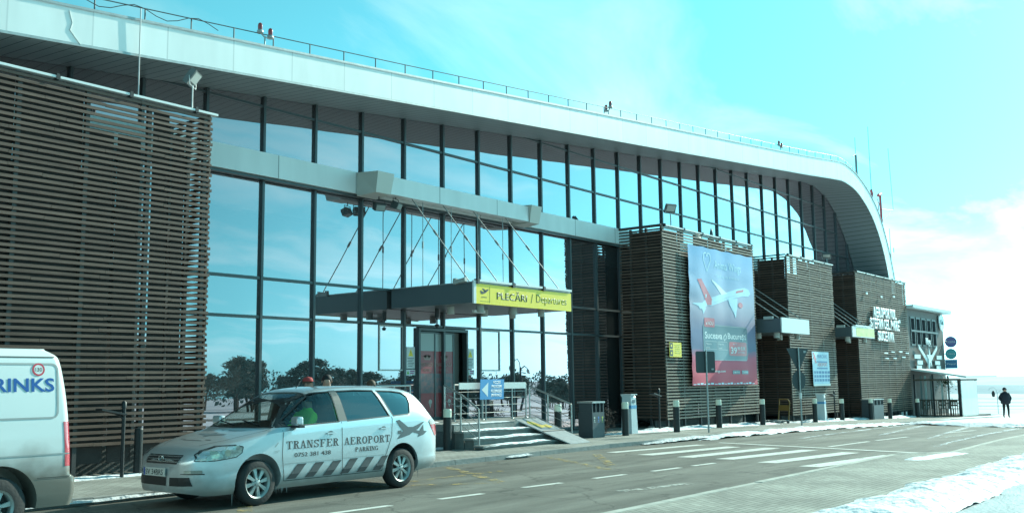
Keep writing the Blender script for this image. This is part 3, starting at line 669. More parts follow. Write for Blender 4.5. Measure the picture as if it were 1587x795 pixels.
def downlight(parent, x, y, z, r=.10, h=.19):
    b = MB(); b.lathe([(0, z), (r, z), (r, z-h), (r*.85, z-h), (r*.85, z-h+.04), (0, z-h+.04)], (x, y, 0), 18, smooth=False); return b.build('downlight', mat('downlight_casing', (.42, .42, .38), .5), parent)
for x in (20.55, 22.0):
    for y in (16.95, 18.0): downlight(can, x, y, cz0)
for x in (23.3,):
    for y in (16.95, 18.0): downlight(can, x, y, cz0)
b = MB(); b.cyl((20.6, 18.55, cz0), (20.6, 18.55, 3.5), .06, n=12); b.cyl((20.6, 18.55, 3.5), (20.6, 18.55, 3.3), .02, n=8); b.lathe([(0, 3.32), (.07, 3.30), (.05, 3.24), (0, 3.22)], (20.6, 18.55, 0), 12); b.build('camera_dome', BLACK, can)
b = MB(); b.box(21.0, 21.5, 17.55, 17.62, 3.6, 3.68); b.build('emergency_light', WHITE, can)
rods = MB()
def rod(parent, a, b_, r=.014, tb=.45):
    m_ = MB(); m_.cyl(a, b_, r, n=6); A, B = Vector(a), Vector(b_); q = A.lerp(B, tb); d = (B-A).normalized()
    m_.cyl(tuple(q-d*.09), tuple(q+d*.09), r*2.2, n=8); o = m_.build('hanging_rod', GALV, parent); return o
for xt, xb in ((19.8, 19.85), (21.08, 21.12), (22.42, 22.55), (23.95, 24.0)): rod(can, (xt, 18.75, 6.74), (xb, 16.72, cz1+.02), .015, .42)
for x in (20.3, 21.5, 22.7, 23.9): rod(can, (x, 18.8, 6.74), (x, 18.8, cz1+.02), .012, .5)
# small flood lamp on the canopy's near top corner
def spot(loc, label, rz=0, s=1, g=None):
    t = thing('spotlight', loc, label, 'spotlight', g, rz=rz)
    b = MB(); b.cbox((0, 0, 0), (.26*s, .16*s, .17*s), rot=Matrix.Rotation(R(25), 3, 'X')); b.build('housing', mat('lamp_housing', (.05, .06, .06), .5), t)
    b = MB(); b.cbox((0, -.085*s, -.04*s), (.22*s, .012, .13*s), rot=Matrix.Rotation(R(25), 3, 'X')); b.build('lens', mat('lamp_glass', (.25, .27, .26), .15), t)
    b = MB(); b.tube([(-.15*s, 0, 0), (-.15*s, .02, .15*s), (.15*s, .02, .15*s), (.15*s, 0, 0)], .01, 5); b.cyl((0, .02, .15*s), (0, .02, .26*s), .014, n=6); b.build('yoke', BLACK, t)
    return t
sp = spot((18.75, 18.95, 6.40), 'black spotlight under the beam, just left of the near bracket\'s right edge', rz=R(-20), s=1.15)
copy_thing(sp, (19.3, 18.85, 6.50), 'black spotlight hanging below the projecting beam beside the first hanging rod', rz=R(20))
lm = thing('canopy_lamp', (19.72, 16.95, 4.33), 'small pale lamp on the top left corner of the departures canopy', 'lamp')
b = MB(); b.cbox((0, 0, 0), (.10, .42, .10), rot=Matrix.Rotation(R(-8), 3, 'X')); b.cbox((0, .16, .05), (.08, .10, .06)); b.build('housing', mat('weathered_lamp', (.40, .42, .40), .5), lm)

# ================================================================ slatted towers
PITCH = .11
def slats_front(x0, x1, y, z0, z1, seed, gaps=0):
    rnd = random.Random(seed); b = MB(); z = z0
    while z < z1-.03:
        x = x0+rnd.uniform(-.02, .03); dy = rnd.uniform(-.004, .004)
        while x < x1:
            L = rnd.choice((1.9, 2.6, 3.1, 3.9)) if x == x else 0
            e = min(x1+rnd.uniform(-.03, .05), x+L)
            if x1-e < .5: e = x1+rnd.uniform(-.03, .05)
            dz = rnd.uniform(-.006, .006); t = rnd.uniform(-.004, .004)
            if not (gaps and rnd.random() < gaps): b.box(x, e-.006, y+dy, y+dy+.034, z+dz, z+dz+.056)
            x = e
        z += PITCH
    return b
def slats_side(x, y0, y1, z0, z1, seed, gaps=0):
    rnd = random.Random(seed); b = MB(); z = z0+PITCH*.5
    while z < z1-.03:
        dz = rnd.uniform(-.006, .006)
        if not (gaps and rnd.random() < gaps): b.box(x, x+.034, y0+rnd.uniform(-.03, .01), y1, z+dz, z+dz+.056)
        z += PITCH
    return b
def tower(name, x0, x1, y0, z1, z0, label, seed, trim=(0, 1), side_y=GY-.32, gnd=0, open_end=False):
    t = thing('slatted_tower', ((x0+x1)/2, y0, gnd), label, 'timber screen', 'slatted timber towers in front of the glass', w=True)
    slats_front(x0, x1, y0, z0, z1, seed, .0).build('front_slats', SLAT if open_end else PALESLAT, t)  # sunlit fronts take the paler copy; shaded sides keep the dark one
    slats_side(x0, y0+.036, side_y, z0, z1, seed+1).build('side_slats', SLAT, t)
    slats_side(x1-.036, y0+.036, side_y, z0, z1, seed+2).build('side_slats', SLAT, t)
    n = max(2, int(round((x1-x0)/1.3))); fr = mat('screen_frame', (.05, .05, .05), .6)
    for i in range(n+1):
        x = x0+.12+(x1-x0-.24)*i/n
        b = MB(); b.box(x-.04, x+.04, y0+.036, y0+.12, gnd, z1-.04); b.build('post', fr, t)
    for y in (y0+.7, y0+1.35):
        for x in (x0+.036, x1-.12):
            b = MB(); b.box(x, x+.08, y-.04, y+.04, gnd, z1-.04); b.build('post', fr, t)
    # dark boarding behind part of the slats
    bd = mat('dark_boarding', (.040, .034, .032), .8, var=.3, vscale=2)
    b = MB()
    for i in range(n):
        xa = x0+.12+(x1-x0-.24)*i/n+.045; xb = x0+.12+(x1-x0-.24)*(i+1)/n-.045
        top = z1-(.12 if (i*7+seed) % 3 else .75)
        if open_end and i == n-2: b.box(xa, xa+.55, y0+.13, y0+.15, gnd+.3, top); b.box(xa+.64, xb-.08, y0+.13, y0+.15, gnd+.3, top); continue
        if open_end and i == n-1: b.box(xa+.1, xa+.45, y0+.13, y0+.15, gnd+.3, top); b.box(xa+.55, xb-.38, y0+.13, y0+.15, gnd+.3, top-.5); continue
        b.box(xa, xb, y0+.13, y0+.15, gnd+.3, top)
    b.build('boarding', bd, t)
    for xx in (x0+.13, x1-.15):
        if open_end and xx > x0+1: continue
        b = MB(); b.box(xx, xx+.02, y0+.16, side_y-.42, gnd+.3, z1-.15); b.build('boarding', bd, t)
    b = MB(); b.box(x0+.2, x1-.2, y0+.62, y0+.66, gnd, z0+.05); b.build('plinth', DCONC, t)
    b = MB(); segs = trim; x = x0+.25
    while x < x1+.1:
        e = min(x+1.45, x1+.18); b.box(x, e-.05, y0-.035, y0+.12, z1+.01, z1+.055); x = e+.03
    b.build('top_flashing', WHITE, t)
    x = x0+.2
    while x < x1:
        b = MB(); b.box(x-.03, x+.03, y0-.05, y0+.05, z1-.02, z1+.09); b.build('clip', BLACK, t); x += 1.48
    b = MB(); b.box(x0-.02, x0+.06, y0+.05, side_y, z1+.005, z1+.06); b.build('side_rail', fr, t)
    return t
TY = 17.45
tower('t0', -6, 12.36, TY, 7.31, .62, 'large dark timber-slatted tower at the left edge, behind the white van', 3, open_end=True)
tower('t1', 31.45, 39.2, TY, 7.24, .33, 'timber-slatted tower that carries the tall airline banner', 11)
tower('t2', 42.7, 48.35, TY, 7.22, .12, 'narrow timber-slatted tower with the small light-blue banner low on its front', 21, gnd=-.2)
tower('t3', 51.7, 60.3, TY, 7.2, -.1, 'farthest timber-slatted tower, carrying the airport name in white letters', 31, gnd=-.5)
# darker inner boarding seen between the slats of the towers
for (x0, x1, z1, g) in ((31.8, 38.9, 6.4, 0), (43.0, 48.0, 6.5, -.2), (52.0, 60.0, 6.3, -.5)):
    pass

# ---- floodlights on the towers
def flood(loc, h, rz, label, s=1, tilt=35):
    t = thing('floodlight', loc, label, 'floodlight', 'floodlights on top of the slatted towers', rz=rz)
    b = MB(); b.cyl((0, 0, 0), (0, 0, h), .018, n=6); b.cyl((.05, 0, 0), (.02, 0, h*.9), .008, n=5); b.build('stem', GALV, t)
    Rm = Matrix.Rotation(R(tilt), 3, 'X')
    b = MB(); b.cbox((0, 0, h+.16*s), (.42*s, .10*s, .34*s), rot=Rm)
    for i in range(6): b.cbox(tuple(Vector((0, 0, h+.16*s))+Rm @ Vector((-.15*s+.06*s*i, .07*s, 0))), (.02*s, .05*s, .28*s), rot=Rm)
    hs = b.build('housing', mat('flood_housing', (.12, .13, .13), .5), t)
    b = MB(); b.cbox(tuple(Vector((0, 0, h+.16*s))+Rm @ Vector((0, -.055*s, .03*s))), (.34*s, .012, .22*s), rot=Rm); b.build('lens', mat('flood_glass', (.42, .44, .42), .15), hs)
    b = MB(); q = Vector((0, 0, h+.16*s)); b.tube([tuple(q+Vector((-.23*s, 0, 0))), (-.2*s, 0, h-.02), (.2*s, 0, h-.02), tuple(q+Vector((.23*s, 0, 0)))], .012, 5); b.build('yoke', GALV, t)
    return t
f1 = flood((11.9, TY+.05, 7.36), .50, R(38), 'floodlight standing on the large left slatted tower near its right end')
copy_thing(f1, (32.2, TY+.05, 7.29), 'floodlight standing on the banner tower\'s left corner', rz=R(-30))
f3 = flood((48.0, TY+.1, 7.27), .28, R(-70), 'small floodlight on top of the narrow slatted tower', .95, 60)

# ---- satellite dish and small things above the banner tower
dish = thing('satellite_dish', (36.1, 18.3, 7.0), 'dark round satellite dish just peeking over the banner tower', 'satellite dish')
b = MB(); b.lathe([(0, 0), (.2, .03), (.38, .12)], (0, 0, .22), 20, axis='y'); b.build('dish', mat('dish_grey', (.12, .15, .16), .5), dish)
b = MB(); b.cyl((0, .02, -.6), (0, .02, .2), .03); b.cyl((0, .0, .2), (0, -.35, .2), .012); b.build('mast', GALV, dish)
cone = MB(); cone.lathe([(.13, 6.9), (.12, 7.3), (.06, 7.75), (.02, 7.9), (0, 7.9)], (37.3, 18.4, 0), 14); tag(cone.build('roof_vent', mat('vent_grey', (.10, .12, .13), .5)), 'dark pointed vent pipe rising behind the banner tower\'s top edge', 'vent')

# ================================================================ banners and signs on the towers
BY = TY-.05
ban = thing('airline_banner', (36, BY, 1.5), 'tall blue and pink airline banner with an aeroplane, hung on the slatted tower', 'banner', w=True)
bx0, bx1, bz0, bz1 = 33.15, 38.78, 1.5, 6.74
def ban_y(x, z):
    n1 = noise.noise(Vector((x*.9, z*.35, 2)))*.035+noise.noise(Vector((x*.5+z*.6, z*1.4-x*.4, 7)))*.025
    e = max(0, 1-(x-bx0)/.8)*noise.noise(Vector((z*2.2, 1, 1)))*.03
    return BY-.08+n1+e
nx, nz = 70, 70; vs = []
for j in range(nz+1):
    for i in range(nx+1):
        x = bx0+(bx1-bx0)*i/nx; z = bz0+(bz1-bz0)*j/nz
        if i == 0: x += .02*noise.noise(Vector((0, z*2, 0)))
        vs.append((x, ban_y(x, z), z-(.04*math.sin(i/nx*math.pi*5)**2 if j == nz else 0)))
b = MB(); b.add(vs, [(j*(nx+1)+i, j*(nx+1)+i+1, (j+1)*(nx+1)+i+1, (j+1)*(nx+1)+i) for j in range(nz) for i in range(nx)], 0, True)
bm_ = mat('banner_print', (.3, .5, .7), .6, spec=.25); t = bm_.node_tree; pb = t.nodes['Principled BSDF']
co = t.nodes.new('ShaderNodeTexCoord'); sp_ = t.nodes.new('ShaderNodeSeparateXYZ'); t.links.new(co.outputs['Object'], sp_.inputs[0])
nz_ = t.nodes.new('ShaderNodeTexNoise'); nz_.inputs['Scale'].default_value = 1.2; nz_.inputs['Detail'].default_value = 4
mpn = t.nodes.new('ShaderNodeMapping'); mpn.inputs['Scale'].default_value = (.35, 1, 1.6); t.links.new(co.outputs['Object'], mpn.inputs[0]); t.links.new(mpn.outputs[0], nz_.inputs[0])
ma = t.nodes.new('ShaderNodeMath'); ma.operation = 'MULTIPLY_ADD'; t.links.new(nz_.outputs[0], ma.inputs[0]); ma.inputs[1].default_value = .55; t.links.new(sp_.outputs[2], ma.inputs[2])
mr = t.nodes.new('ShaderNodeMapRange'); t.links.new(ma.outputs[0], mr.inputs[0]); mr.inputs[1].default_value = bz0; mr.inputs[2].default_value = bz1+.5
rp = t.nodes.new('ShaderNodeValToRGB'); cr_ = rp.color_ramp
stops = [(0, (.62, .09, .13)), (.12, (.68, .12, .17)), (.235, (.60, .14, .22)), (.27, (.16, .20, .32)), (.40, (.20, .24, .38)), (.48, (.36, .34, .46)), (.58, (.46, .46, .58)), (.72, (.36, .50, .70)), (1, (.22, .46, .74))]
cr_.elements[0].position = 0; cr_.elements[0].color = stops[0][1]+(1,); cr_.elements[1].position = 1; cr_.elements[1].color = stops[-1][1]+(1,)
for p, c in stops[1:-1]: e = cr_.elements.new(p); e.color = c+(1,)
t.links.new(mr.outputs[0], rp.inputs[0]); t.links.new(rp.outputs[0], pb.inputs['Base Color'])
cloth = b.build('cloth', bm_, ban)
# Object texture space of the cloth has its origin at the banner's base
def bz(v):            # lay-out heights on the sheet
    return v
PLN = lambda P_: [[(u, 4.12+(v-2.98)*.66) for u, v in p] for p in P_]
BOX = lambda P_: [[(u, 2.44+(v-2.16)*1.15) for u, v in p] for p in P_]
def bpoly(polys, name, m, off=.0, p=None, step=.18):
    return bm_build(cut_bm(polys_bm(polys), step), lambda u, v, d: (u, ban_y(u, v)-.006-off, v), name, m, p or ban)
def btext(txt, x, z, w, h, m, off=.0, bold=0, name='lettering', p=None):
    return bm_build(text_bm(txt, w, h, bold), lambda u, v, d: (u, ban_y(u, v)-.006-off, v), name, m, p or ban, off=(x, z))
PALE = mat('banner_pale_print', (.50, .68, .80), .42); PWHITE = mat('banner_white_print', (.74, .78, .80), .42); PRED = mat('banner_red_print', (.60, .12, .16), .42); PDK = mat('banner_slate_print', (.10, .19, .24), .42); PGR = mat('banner_grey_print', (.38, .42, .46), .42)
hx, hz = 34.62, 6.2
bpoly([*stroke([(hx, hz-.38), (hx-.30, hz+.05), (hx-.27, hz+.28), (hx-.08, hz+.33), (hx, hz+.18), (hx+.08, hz+.33), (hx+.27, hz+.28), (hx+.30, hz+.05), (hx, hz-.38)], .055)], 'winged_heart_logo', PALE)
btext('Anima Wings', 35.25, 5.88, 2.35, .42, PALE, bold=.01)
btext('Cu drag de România', 35.3, 5.62, 2.1, .14, PALE)
# aeroplane climbing to the right
fus = [(34.0, 3.62), (34.9, 3.58), (36.3, 4.04), (37.6, 4.38), (38.22, 4.42), (38.42, 4.60), (38.25, 4.84), (37.9, 4.92), (37.2, 4.78), (35.9, 4.38), (34.9, 4.06), (34.35, 3.85)]
bpoly(PLN([fus]), 'aeroplane_body', PALE, .001)
bpoly(PLN([[(33.75, 5.02), (34.1, 5.06), (34.95, 3.98), (34.9, 3.62), (34.55, 3.6)]]), 'aeroplane_tail', PRED, .002)
bpoly(PLN([[(33.3, 3.62), (34.3, 3.72), (34.6, 3.62), (34.25, 3.35)], [(34.05, 3.5), (34.45, 3.42), (34.2, 3.05)]]), 'aeroplane_tailplane', PALE, .002)
bpoly(PLN([[(34.95, 5.14), (35.1, 5.05), (36.35, 4.42), (35.8, 4.28), (34.98, 5.02)]]), 'aeroplane_far_wing', PWHITE, .002)
bpoly(PLN([[(36.35, 4.10), (37.15, 4.20), (37.05, 3.55), (36.92, 2.98), (36.75, 3.3), (36.45, 3.75)]]), 'aeroplane_near_wing', PALE, .003)
bpoly(PLN([circ(37.4, 3.80, .22, 18, rz=.17)]), 'aeroplane_engine', PRED, .004)
bpoly(PLN([circ(33.98, 3.42, .13, 14, rz=.1)]), 'aeroplane_engine', PALE, .004)
bpoly(PLN([[(37.05, 4.50), (37.75, 4.66), (37.8, 4.80), (37.1, 4.64)]]), 'aeroplane_title', PRED, .005)
bpoly(PLN([ [(34.4, 4.2), (34.52, 4.2), (34.5, 4.05), (34.42, 3.98)] ]), 'tail_logo', PALE, .006)
bpoly(PLN(stroke([(35.1, 3.78), (36.4, 4.22), (37.9, 4.56)], .018)), 'aeroplane_cheat_line', PGR, .003)
# dark route box
bpoly(BOX([rrect(34.1, 2.16, 37.95, 3.34, .12)]), 'route_box', PDK, .001)
bpoly(BOX([s for s in stroke(rrect(34.12, 2.18, 37.93, 3.32, .12)+[rrect(34.12, 2.18, 37.93, 3.32, .12)[0]], .022)]), 'route_box_outline', PGR, .004)
bpoly(BOX([rrect(34.22, 3.25, 35.05, 3.55, .05)]), 'red_tab', PRED, .005)
btext('x NOU', 34.33, 3.774, .6, .14, PWHITE, .009, .01)
btext('Suceava', 34.24, 3.256, 1.46, .26, PWHITE, .006, .018)
btext('București', 36.2, 3.21, 1.62, .31, PWHITE, .006, .018)
bpoly(BOX(stroke([(35.93, 3.02), (35.83, 2.92), (35.93, 2.82)], .05)+stroke([(36.0, 3.06), (36.1, 2.96), (36.0, 2.86)], .05)), 'double_arrow', PWHITE, .006)
for xa, xb in ((34.25, 35.2), (35.28, 36.15)):
    rp_ = rrect(xa, 2.52, xb, 2.78, .04); bpoly(BOX(stroke(rp_+[rp_[0]], .018)), 'option_box', PGR, .006)
btext('Plecare', 34.32, 3.026, .42, .07, PWHITE, .006); btext('zilnic', 34.32, 2.888, .3, .07, PWHITE, .006); btext('Bagaj de', 35.34, 3.026, .45, .07, PWHITE, .006); btext('mână', 35.34, 2.888, .3, .06, PWHITE, .006)
bpoly(BOX([rrect(36.28, 2.33, 37.85, 2.80, .08)]), 'price_box', PRED, .006)
btext('39', 36.42, 2.716, .5, .26, PWHITE, .010, .02); btext('99 EUR', 36.97, 2.865, .70, .13, PWHITE, .010, .015); btext('taxe incluse', 37.0, 2.75, .62, .06, PALE, .010); btext('de la', 36.6, 3.072, .35, .05, PALE, .010)
for xa, tx in ((36.5, 'App Store'), (37.3, 'Google Play')):
    bpoly([rrect(xa, 1.92, xa+.66, 2.07, .04)], 'store_badge', PDK, .006); btext(tx, xa+.15, 1.96, .44, .06, PWHITE, .010)
btext('animawings.com', 34.3, 1.96, 1.55, .12, PWHITE, .006, .01)
bpoly([rect(bx0+.05+i*.28, 1.53, bx0+.05+i*.28+.22, 1.56+.02*(i % 3)) for i in range(19)], 'hem_lashing', PALE, .006)

sb = thing('small_banner', (46.1, BY, 1.4), 'small light-blue timetable banner low on the narrow slatted tower', 'banner', w=True)
def sby(x, z): return BY-.05+.03*noise.noise(Vector((x*1.3, z*1.2, 4)))
def sbp(polys, name, m, off=0): return bm_build(cut_bm(polys_bm(polys), .2), lambda u, v, d: (u, sby(u, v)-off, v), name, m, sb)
sbp([rect(44.92, 1.40, 47.05, 2.95)], 'cloth', mat('small_banner_print', (.50, .68, .80), .5, var=.1, vscale=2))
sbp([rect(44.92, 1.38, 47.1, 1.47)], 'hem', WHITE, .012)
RB = mat('small_banner_blue', (.14, .28, .50), .5)
sbp([[(45.0, 2.9), (45.15, 2.9), (45.45, 2.6), (45.3, 2.55)], [(45.05, 2.7), (45.2, 2.72), (45.5, 2.45), (45.35, 2.4)]], 'red_emblem', PRED, .006)
sbp([rect(45.5+.0, 2.45-.30*i, 46.8, 2.52-.30*i) for i in range(2)]+[rect(45.05+.34*(i % 6), 1.58+.18*(i//6), 45.33+.34*(i % 6), 1.70+.18*(i//6)) for i in range(18)], 'timetable_rows', RB, .006)
for i, tx in enumerate(('PARCARE', 'AEROPORT')):
    bm_build(text_bm(tx, 1.2, .16, .01), lambda u, v, d: (u, sby(u, v)-.006, v), 'lettering', RB if i == 0 else PRED, sb, off=(45.6, 2.66-.38*i))

yn = thing('yellow_notice', (31.9, BY, 2.8), 'square yellow notice with pictograms on the banner tower, left of the banner', 'notice', w=True)
ypl = fpoly([rect(31.62, 2.53, 32.5, 3.05)], BY, 'plate', YELLOW, yn, .012)
fpoly([rect(31.64, 2.56, 31.86, 2.78), rect(31.64, 2.82, 31.86, 3.03)], BY-.012, 'pictogram_field', DTEXT, ypl, .002)
fpoly([circ(31.75, 2.93, .05, 12), circ(31.75, 2.67, .05, 12)], BY-.0145, 'pictogram', YELLOW, ypl, .002)
fpoly([rect(32.0, 2.94-.07*i, 32.42-.06*(i % 2), 2.96-.07*i) for i in range(5)], BY-.012, 'lettering', mat('sign_faint_lettering', (.35, .38, .05), .5), ypl, .002)

LW = mat('letter_white', (.80, .84, .84), .4)
lt = thing('airport_name_letters', (56, BY, 4.5), 'white raised letters AEROPORTUL STEFAN CEL MARE SUCEAVA on the farthest slatted tower', 'lettering', w=True)
def name_letters(txt, x, z, w, h):
    adv = []; cu_ = 0
    wd = {' ': .45, 'I': .45, 'M': 1.25, '„': .5, '”': .5}
    tot = sum(wd.get(c, 1) for c in txt); k = w/tot; px = x
    for c in txt:
        cw = wd.get(c, 1)*k
        if c in '„”':
            zz_ = z-.06 if c == '„' else z+h-.10
            bm_build(polys_bm([[(px+.05+j*.12, zz_), (px+.13+j*.12, zz_+.03), (px+.11+j*.12, zz_+.2), (px+.05+j*.12, zz_+.2)] for j in range(2)]), front(BY-.03), 'letter', LW, lt, thick=.05)
        elif c != ' ': bm_build(text_bm(c, cw*.86, h*(1.18 if c == 'Ș' else 1), .026), front(BY-.03), 'letter', LW, lt, thick=.06, off=(px, z-(.18*h if c == 'Ș' else 0)))
        px += cw
name_letters('AEROPORTUL', 53.9, 4.93, 3.95, .56)
name_letters('„ȘTEFAN CEL MARE”', 53.1, 4.32, 5.35, .56)
name_letters('SUCEAVA', 54.45, 3.68, 2.75, .54)
# white broken cable tray below the name
b = MB()
for i, (x, z) in enumerate(((55.5, 3.02), (56.7, 3.10), (58.1, 3.14), (55.6, 2.74), (57.0, 2.76), (58.6, 2.84), (59.3, 3.08))): b.box(x, x+.55, BY-.05, BY-.004, z, z+.06)
for x, z in ((53.0, 6.1), (55.4, 6.05), (57.6, 6.2)): b.box(x, x+.22, BY-.06, BY-.004, z, z+.1)
b.build('mounting_clips', LW, lt)['kind'] = 'stuff'

# ---- the two smaller canopies between the towers
def small_canopy(x0, x1, yf, z0, z1, label, yellow=False):
    t = thing('side_canopy', ((x0+x1)/2, yf, z0), label, 'canopy', w=True)
    uvbox('slab', CANOPY, t, x0, x1, yf, GY-.09, z0, z1)
    sgm = WHITE
    b = MB(); b.box(x0-.01, x1+.01, yf-.05, yf-.003, z0-.02, z1+.02); q = b.build('sign_panel', sgm, t)
    if yellow:
        b = MB(); b.box(x0+.5, x1-.02, yf-.056, yf-.051, z0+.02, z1-.03); b.build('yellow_field', mat('faded_yellow', (.66, .60, .20), .45, var=.15, vscale=3), q)
        b = MB(); b.box(x0+.35, x1-.8, yf-.09, yf+.02, z1+.025, z1+.09); b.build('top_profile', WHITE, t)
    for y in (yf+.35, yf+1.15):
        for x in (x0+.35, x1-.4): downlight(t, x, y, z0, .12, .22)
    for i in range(4 if yellow else 3):
        x = x0+.15+(x1-x0-.3)*i/(3 if yellow else 2)
        b = MB(); b.cyl((x, GY-.3, z1+1.95), (x, yf+.15, z1+.02), .022, n=6); b.build('hanging_rod', mat('pale_rod', (.5, .52, .5), .4, .4), t)
    b = MB(); b.cbox((x0-.05, yf+.5, z1+.02), (.10, .4, .12)); b.build('lamp', MATS['weathered_lamp'], t)
small_canopy(39.25, 42.2, 16.4, 3.62, 4.2, 'dark side canopy with blank white front panel between the banner tower and the narrow tower')
small_canopy(48.4, 51.6, 16.65, 3.72, 4.2, 'farther side canopy with faded yellow front panel between the last two slatted towers', True)

# ================================================================ steps, ramp, railings, platform
st = thing('entrance_steps', (21, 16.5, 0), 'snow-dusted concrete steps and platform leading up to the departures entrance', 'steps', w=True)
PZ = .66
b = MB(); b.box(17.65, 24.3, 18.0, GY-.09, -.02, PZ-.06); b.build('platform_wall', DCONC, st)
b = MB(); b.box(17.6, 24.35, 17.95, GY-.09, PZ-.057, PZ); b.build('platform_slab', CONC, st)
b = MB(); b.box(19.1, 22.75, 16.64, 17.947, PZ-.165, PZ); b.build('tread', CONC, st)
b = MB(); b.box(19.1, 22.7, 16.64, 17.947, -.02, PZ-.168); b.build('step_base', DCONC, st)
for i in range(3):
    z = PZ-.165*(i+1); y1 = 16.64-.33*i; 
    b = MB(); b.box(19.08-.02*i, 22.72, y1-.33, y1-.002, z-.05, z); b.build('tread', CONC, st)
    b = MB(); b.box(19.12, 22.7, y1-.30, y1-.002, -.02, z-.052); b.build('riser', mat('riser_concrete', (.19, .20, .19), .85, var=.2, vscale=5), st)
SY = lambda i: (snow_ridge('step_snow', (19.1, 16.64-.33*i-.24), (21.9, 16.64-.33*i-.24), .22, .035, '', seed=40+i, z0=PZ-.165*(i+1)+.005))
for i in range(3): SY(i)
snow_ridge('step_snow', (19.1, 16.78), (21.6, 16.78), .3, .02, '', seed=51, z0=PZ+.004); snow_ridge('step_snow', (17.7, 18.12), (20.4, 18.12), .34, .035, '', seed=52, z0=PZ+.004)
ramp = thing('wheelchair_ramp', (22.3, 16, .3), 'two pale metal ramp plates laid over the right side of the steps', 'ramp', w=True)
def plate(p, th=.03):
    b = MB(); b.add([*p, *[(x, y, z-th) for x, y, z in p]], [(0,1,2,3),(7,6,5,4)]+[(i, 4+i, 4+(i+1) % 4, (i+1) % 4) for i in range(4)]); return b
RM = mat('ramp_metal', (.40, .42, .43), .45, .3, var=.12, vscale=6)
plate([(21.75, 16.75, .70), (22.72, 16.70, .70), (22.88, 15.95, .38), (21.95, 15.98, .38)]).build('upper_plate', RM, ramp, fix=True)
plate([(21.95, 15.97, .375), (22.9, 15.94, .375), (23.08, 15.2, .07), (22.15, 15.22, .07)]).build('lower_plate', RM, ramp, fix=True)
b = MB(); b.cyl((21.95, 15.975, .385), (22.9, 15.945, .385), .018, n=8); b.build('hinge', BLACK, ramp)
def rpt(u, v): return Vector((21.75+.97*u+.16*v, 16.75-.05*u-.76*v, .703-.32*v+.004))
cut = polys_bm([[(.15, .35), (.3, .15), (.45, .3), (.4, .5), (.55, .55), (.8, .5), (.85, .7), (.6, .8), (.5, .7), (.3, .75)]])
bm_build(cut, lambda u, v, d: rpt(u, v), 'worn_wheelchair_symbol', worn('ramp_yellow_paint', (.62, .46, .08), .42, 6), ramp)
# handrails
def railing(pts_, name, label, panel=None, group='steel handrails by the entrance steps'):
    t = thing('handrail', pts_[0][0], label, 'handrail', group, w=True)
    for p, h in pts_:
        b = MB(); b.cyl(p, (p[0], p[1], p[2]+h), .022, n=8); b.lathe([(.05, 0), (.05, .015), (.02, .02)], p, 10); b.build('post', STEEL, t)
    tops = [(p[0], p[1], p[2]+h) for p, h in pts_]
    b = MB(); b.tube(tops, .026, 8); b.build('top_rail', STEEL, t)
    for k in (.2, .42, .62, .8):
        b = MB(); b.tube([(p[0], p[1], p[2]+h*k) for p, h in pts_], .009, 6); b.build('infill_bar', STEEL, t)
    return t
railing([((19.15, 17.0, PZ), .98), ((19.14, 16.45, .49), .92), ((19.12, 15.85, .12), .92)], '', 'steel handrail going down the left side of the entrance steps')
railing([((23.15, 17.3, .62), .96), ((23.2, 16.7, .38), .98), ((23.28, 15.95, .07), 1.0)], '', 'steel handrail going down beside the ramp on the right of the steps')
bar = railing([((20.85, 18.15, PZ), .98), ((22.0, 18.1, PZ), .98), ((23.3, 18.05, PZ), .98), ((23.9, 18.0, PZ), .98)], '', 'level steel barrier with a white board across the platform top')
b = MB(); b.box(20.87, 23.88, 17.98, 18.01, 1.52, 1.70); b.build('white_board', WHITE, bar)
railing([((18.0, 18.05, PZ), .98), ((19.1, 18.05, PZ), .98), ((16.4, 18.05, PZ), .98)][::-1][0:0] or [((17.75, 18.05, PZ), .98), ((18.4, 18.05, PZ), .98), ((19.0, 18.05, PZ), .98)], '', 'steel railing on the platform left of the steps, mostly behind the silver car')
bs = thing('direction_sign', (22.15, 17.85, 1.5), 'blue passengers entrance sign with a white arrow pointing left, hung on the barrier', 'sign')
BLUE = mat('sign_blue', (.07, .30, .62), .45); SW = mat('sign_white', (.75, .80, .82), .45)
f = lambda u, v, d: (u+.06*(v), -d, v)
q = bm_build(polys_bm([rect(-.56, -.27, .50, .29)]), f, 'plate', BLUE, bs, thick=.012)
g = lambda u, v, d: (u+.06*v, -.013-d, v)
bm_build(polys_bm([[(-.50, 0), (-.22, .20), (-.22, -.20)]]), g, 'arrow', SW, q, thick=.002)
for i, (tx, w_, z_) in enumerate((('ACCES', .34, .16), ('PASAGERI', .46, .045), ('PASSENGERS', .50, -.09), ('ENTRANCE', .46, -.20))):
    bm_build(text_bm(tx, w_, .085, .02), g, 'lettering', SW, q, thick=.002, off=(.16-w_/2, z_))
bm_build(polys_bm([rect(-.08, .013, .42, .023)]), g, 'divider', SW, q, thick=.002)
b = MB(); b.cyl((-.25, .05, -.27), (-.25, .05, -.95), .02, n=6); b.build('post', STEEL, bs)

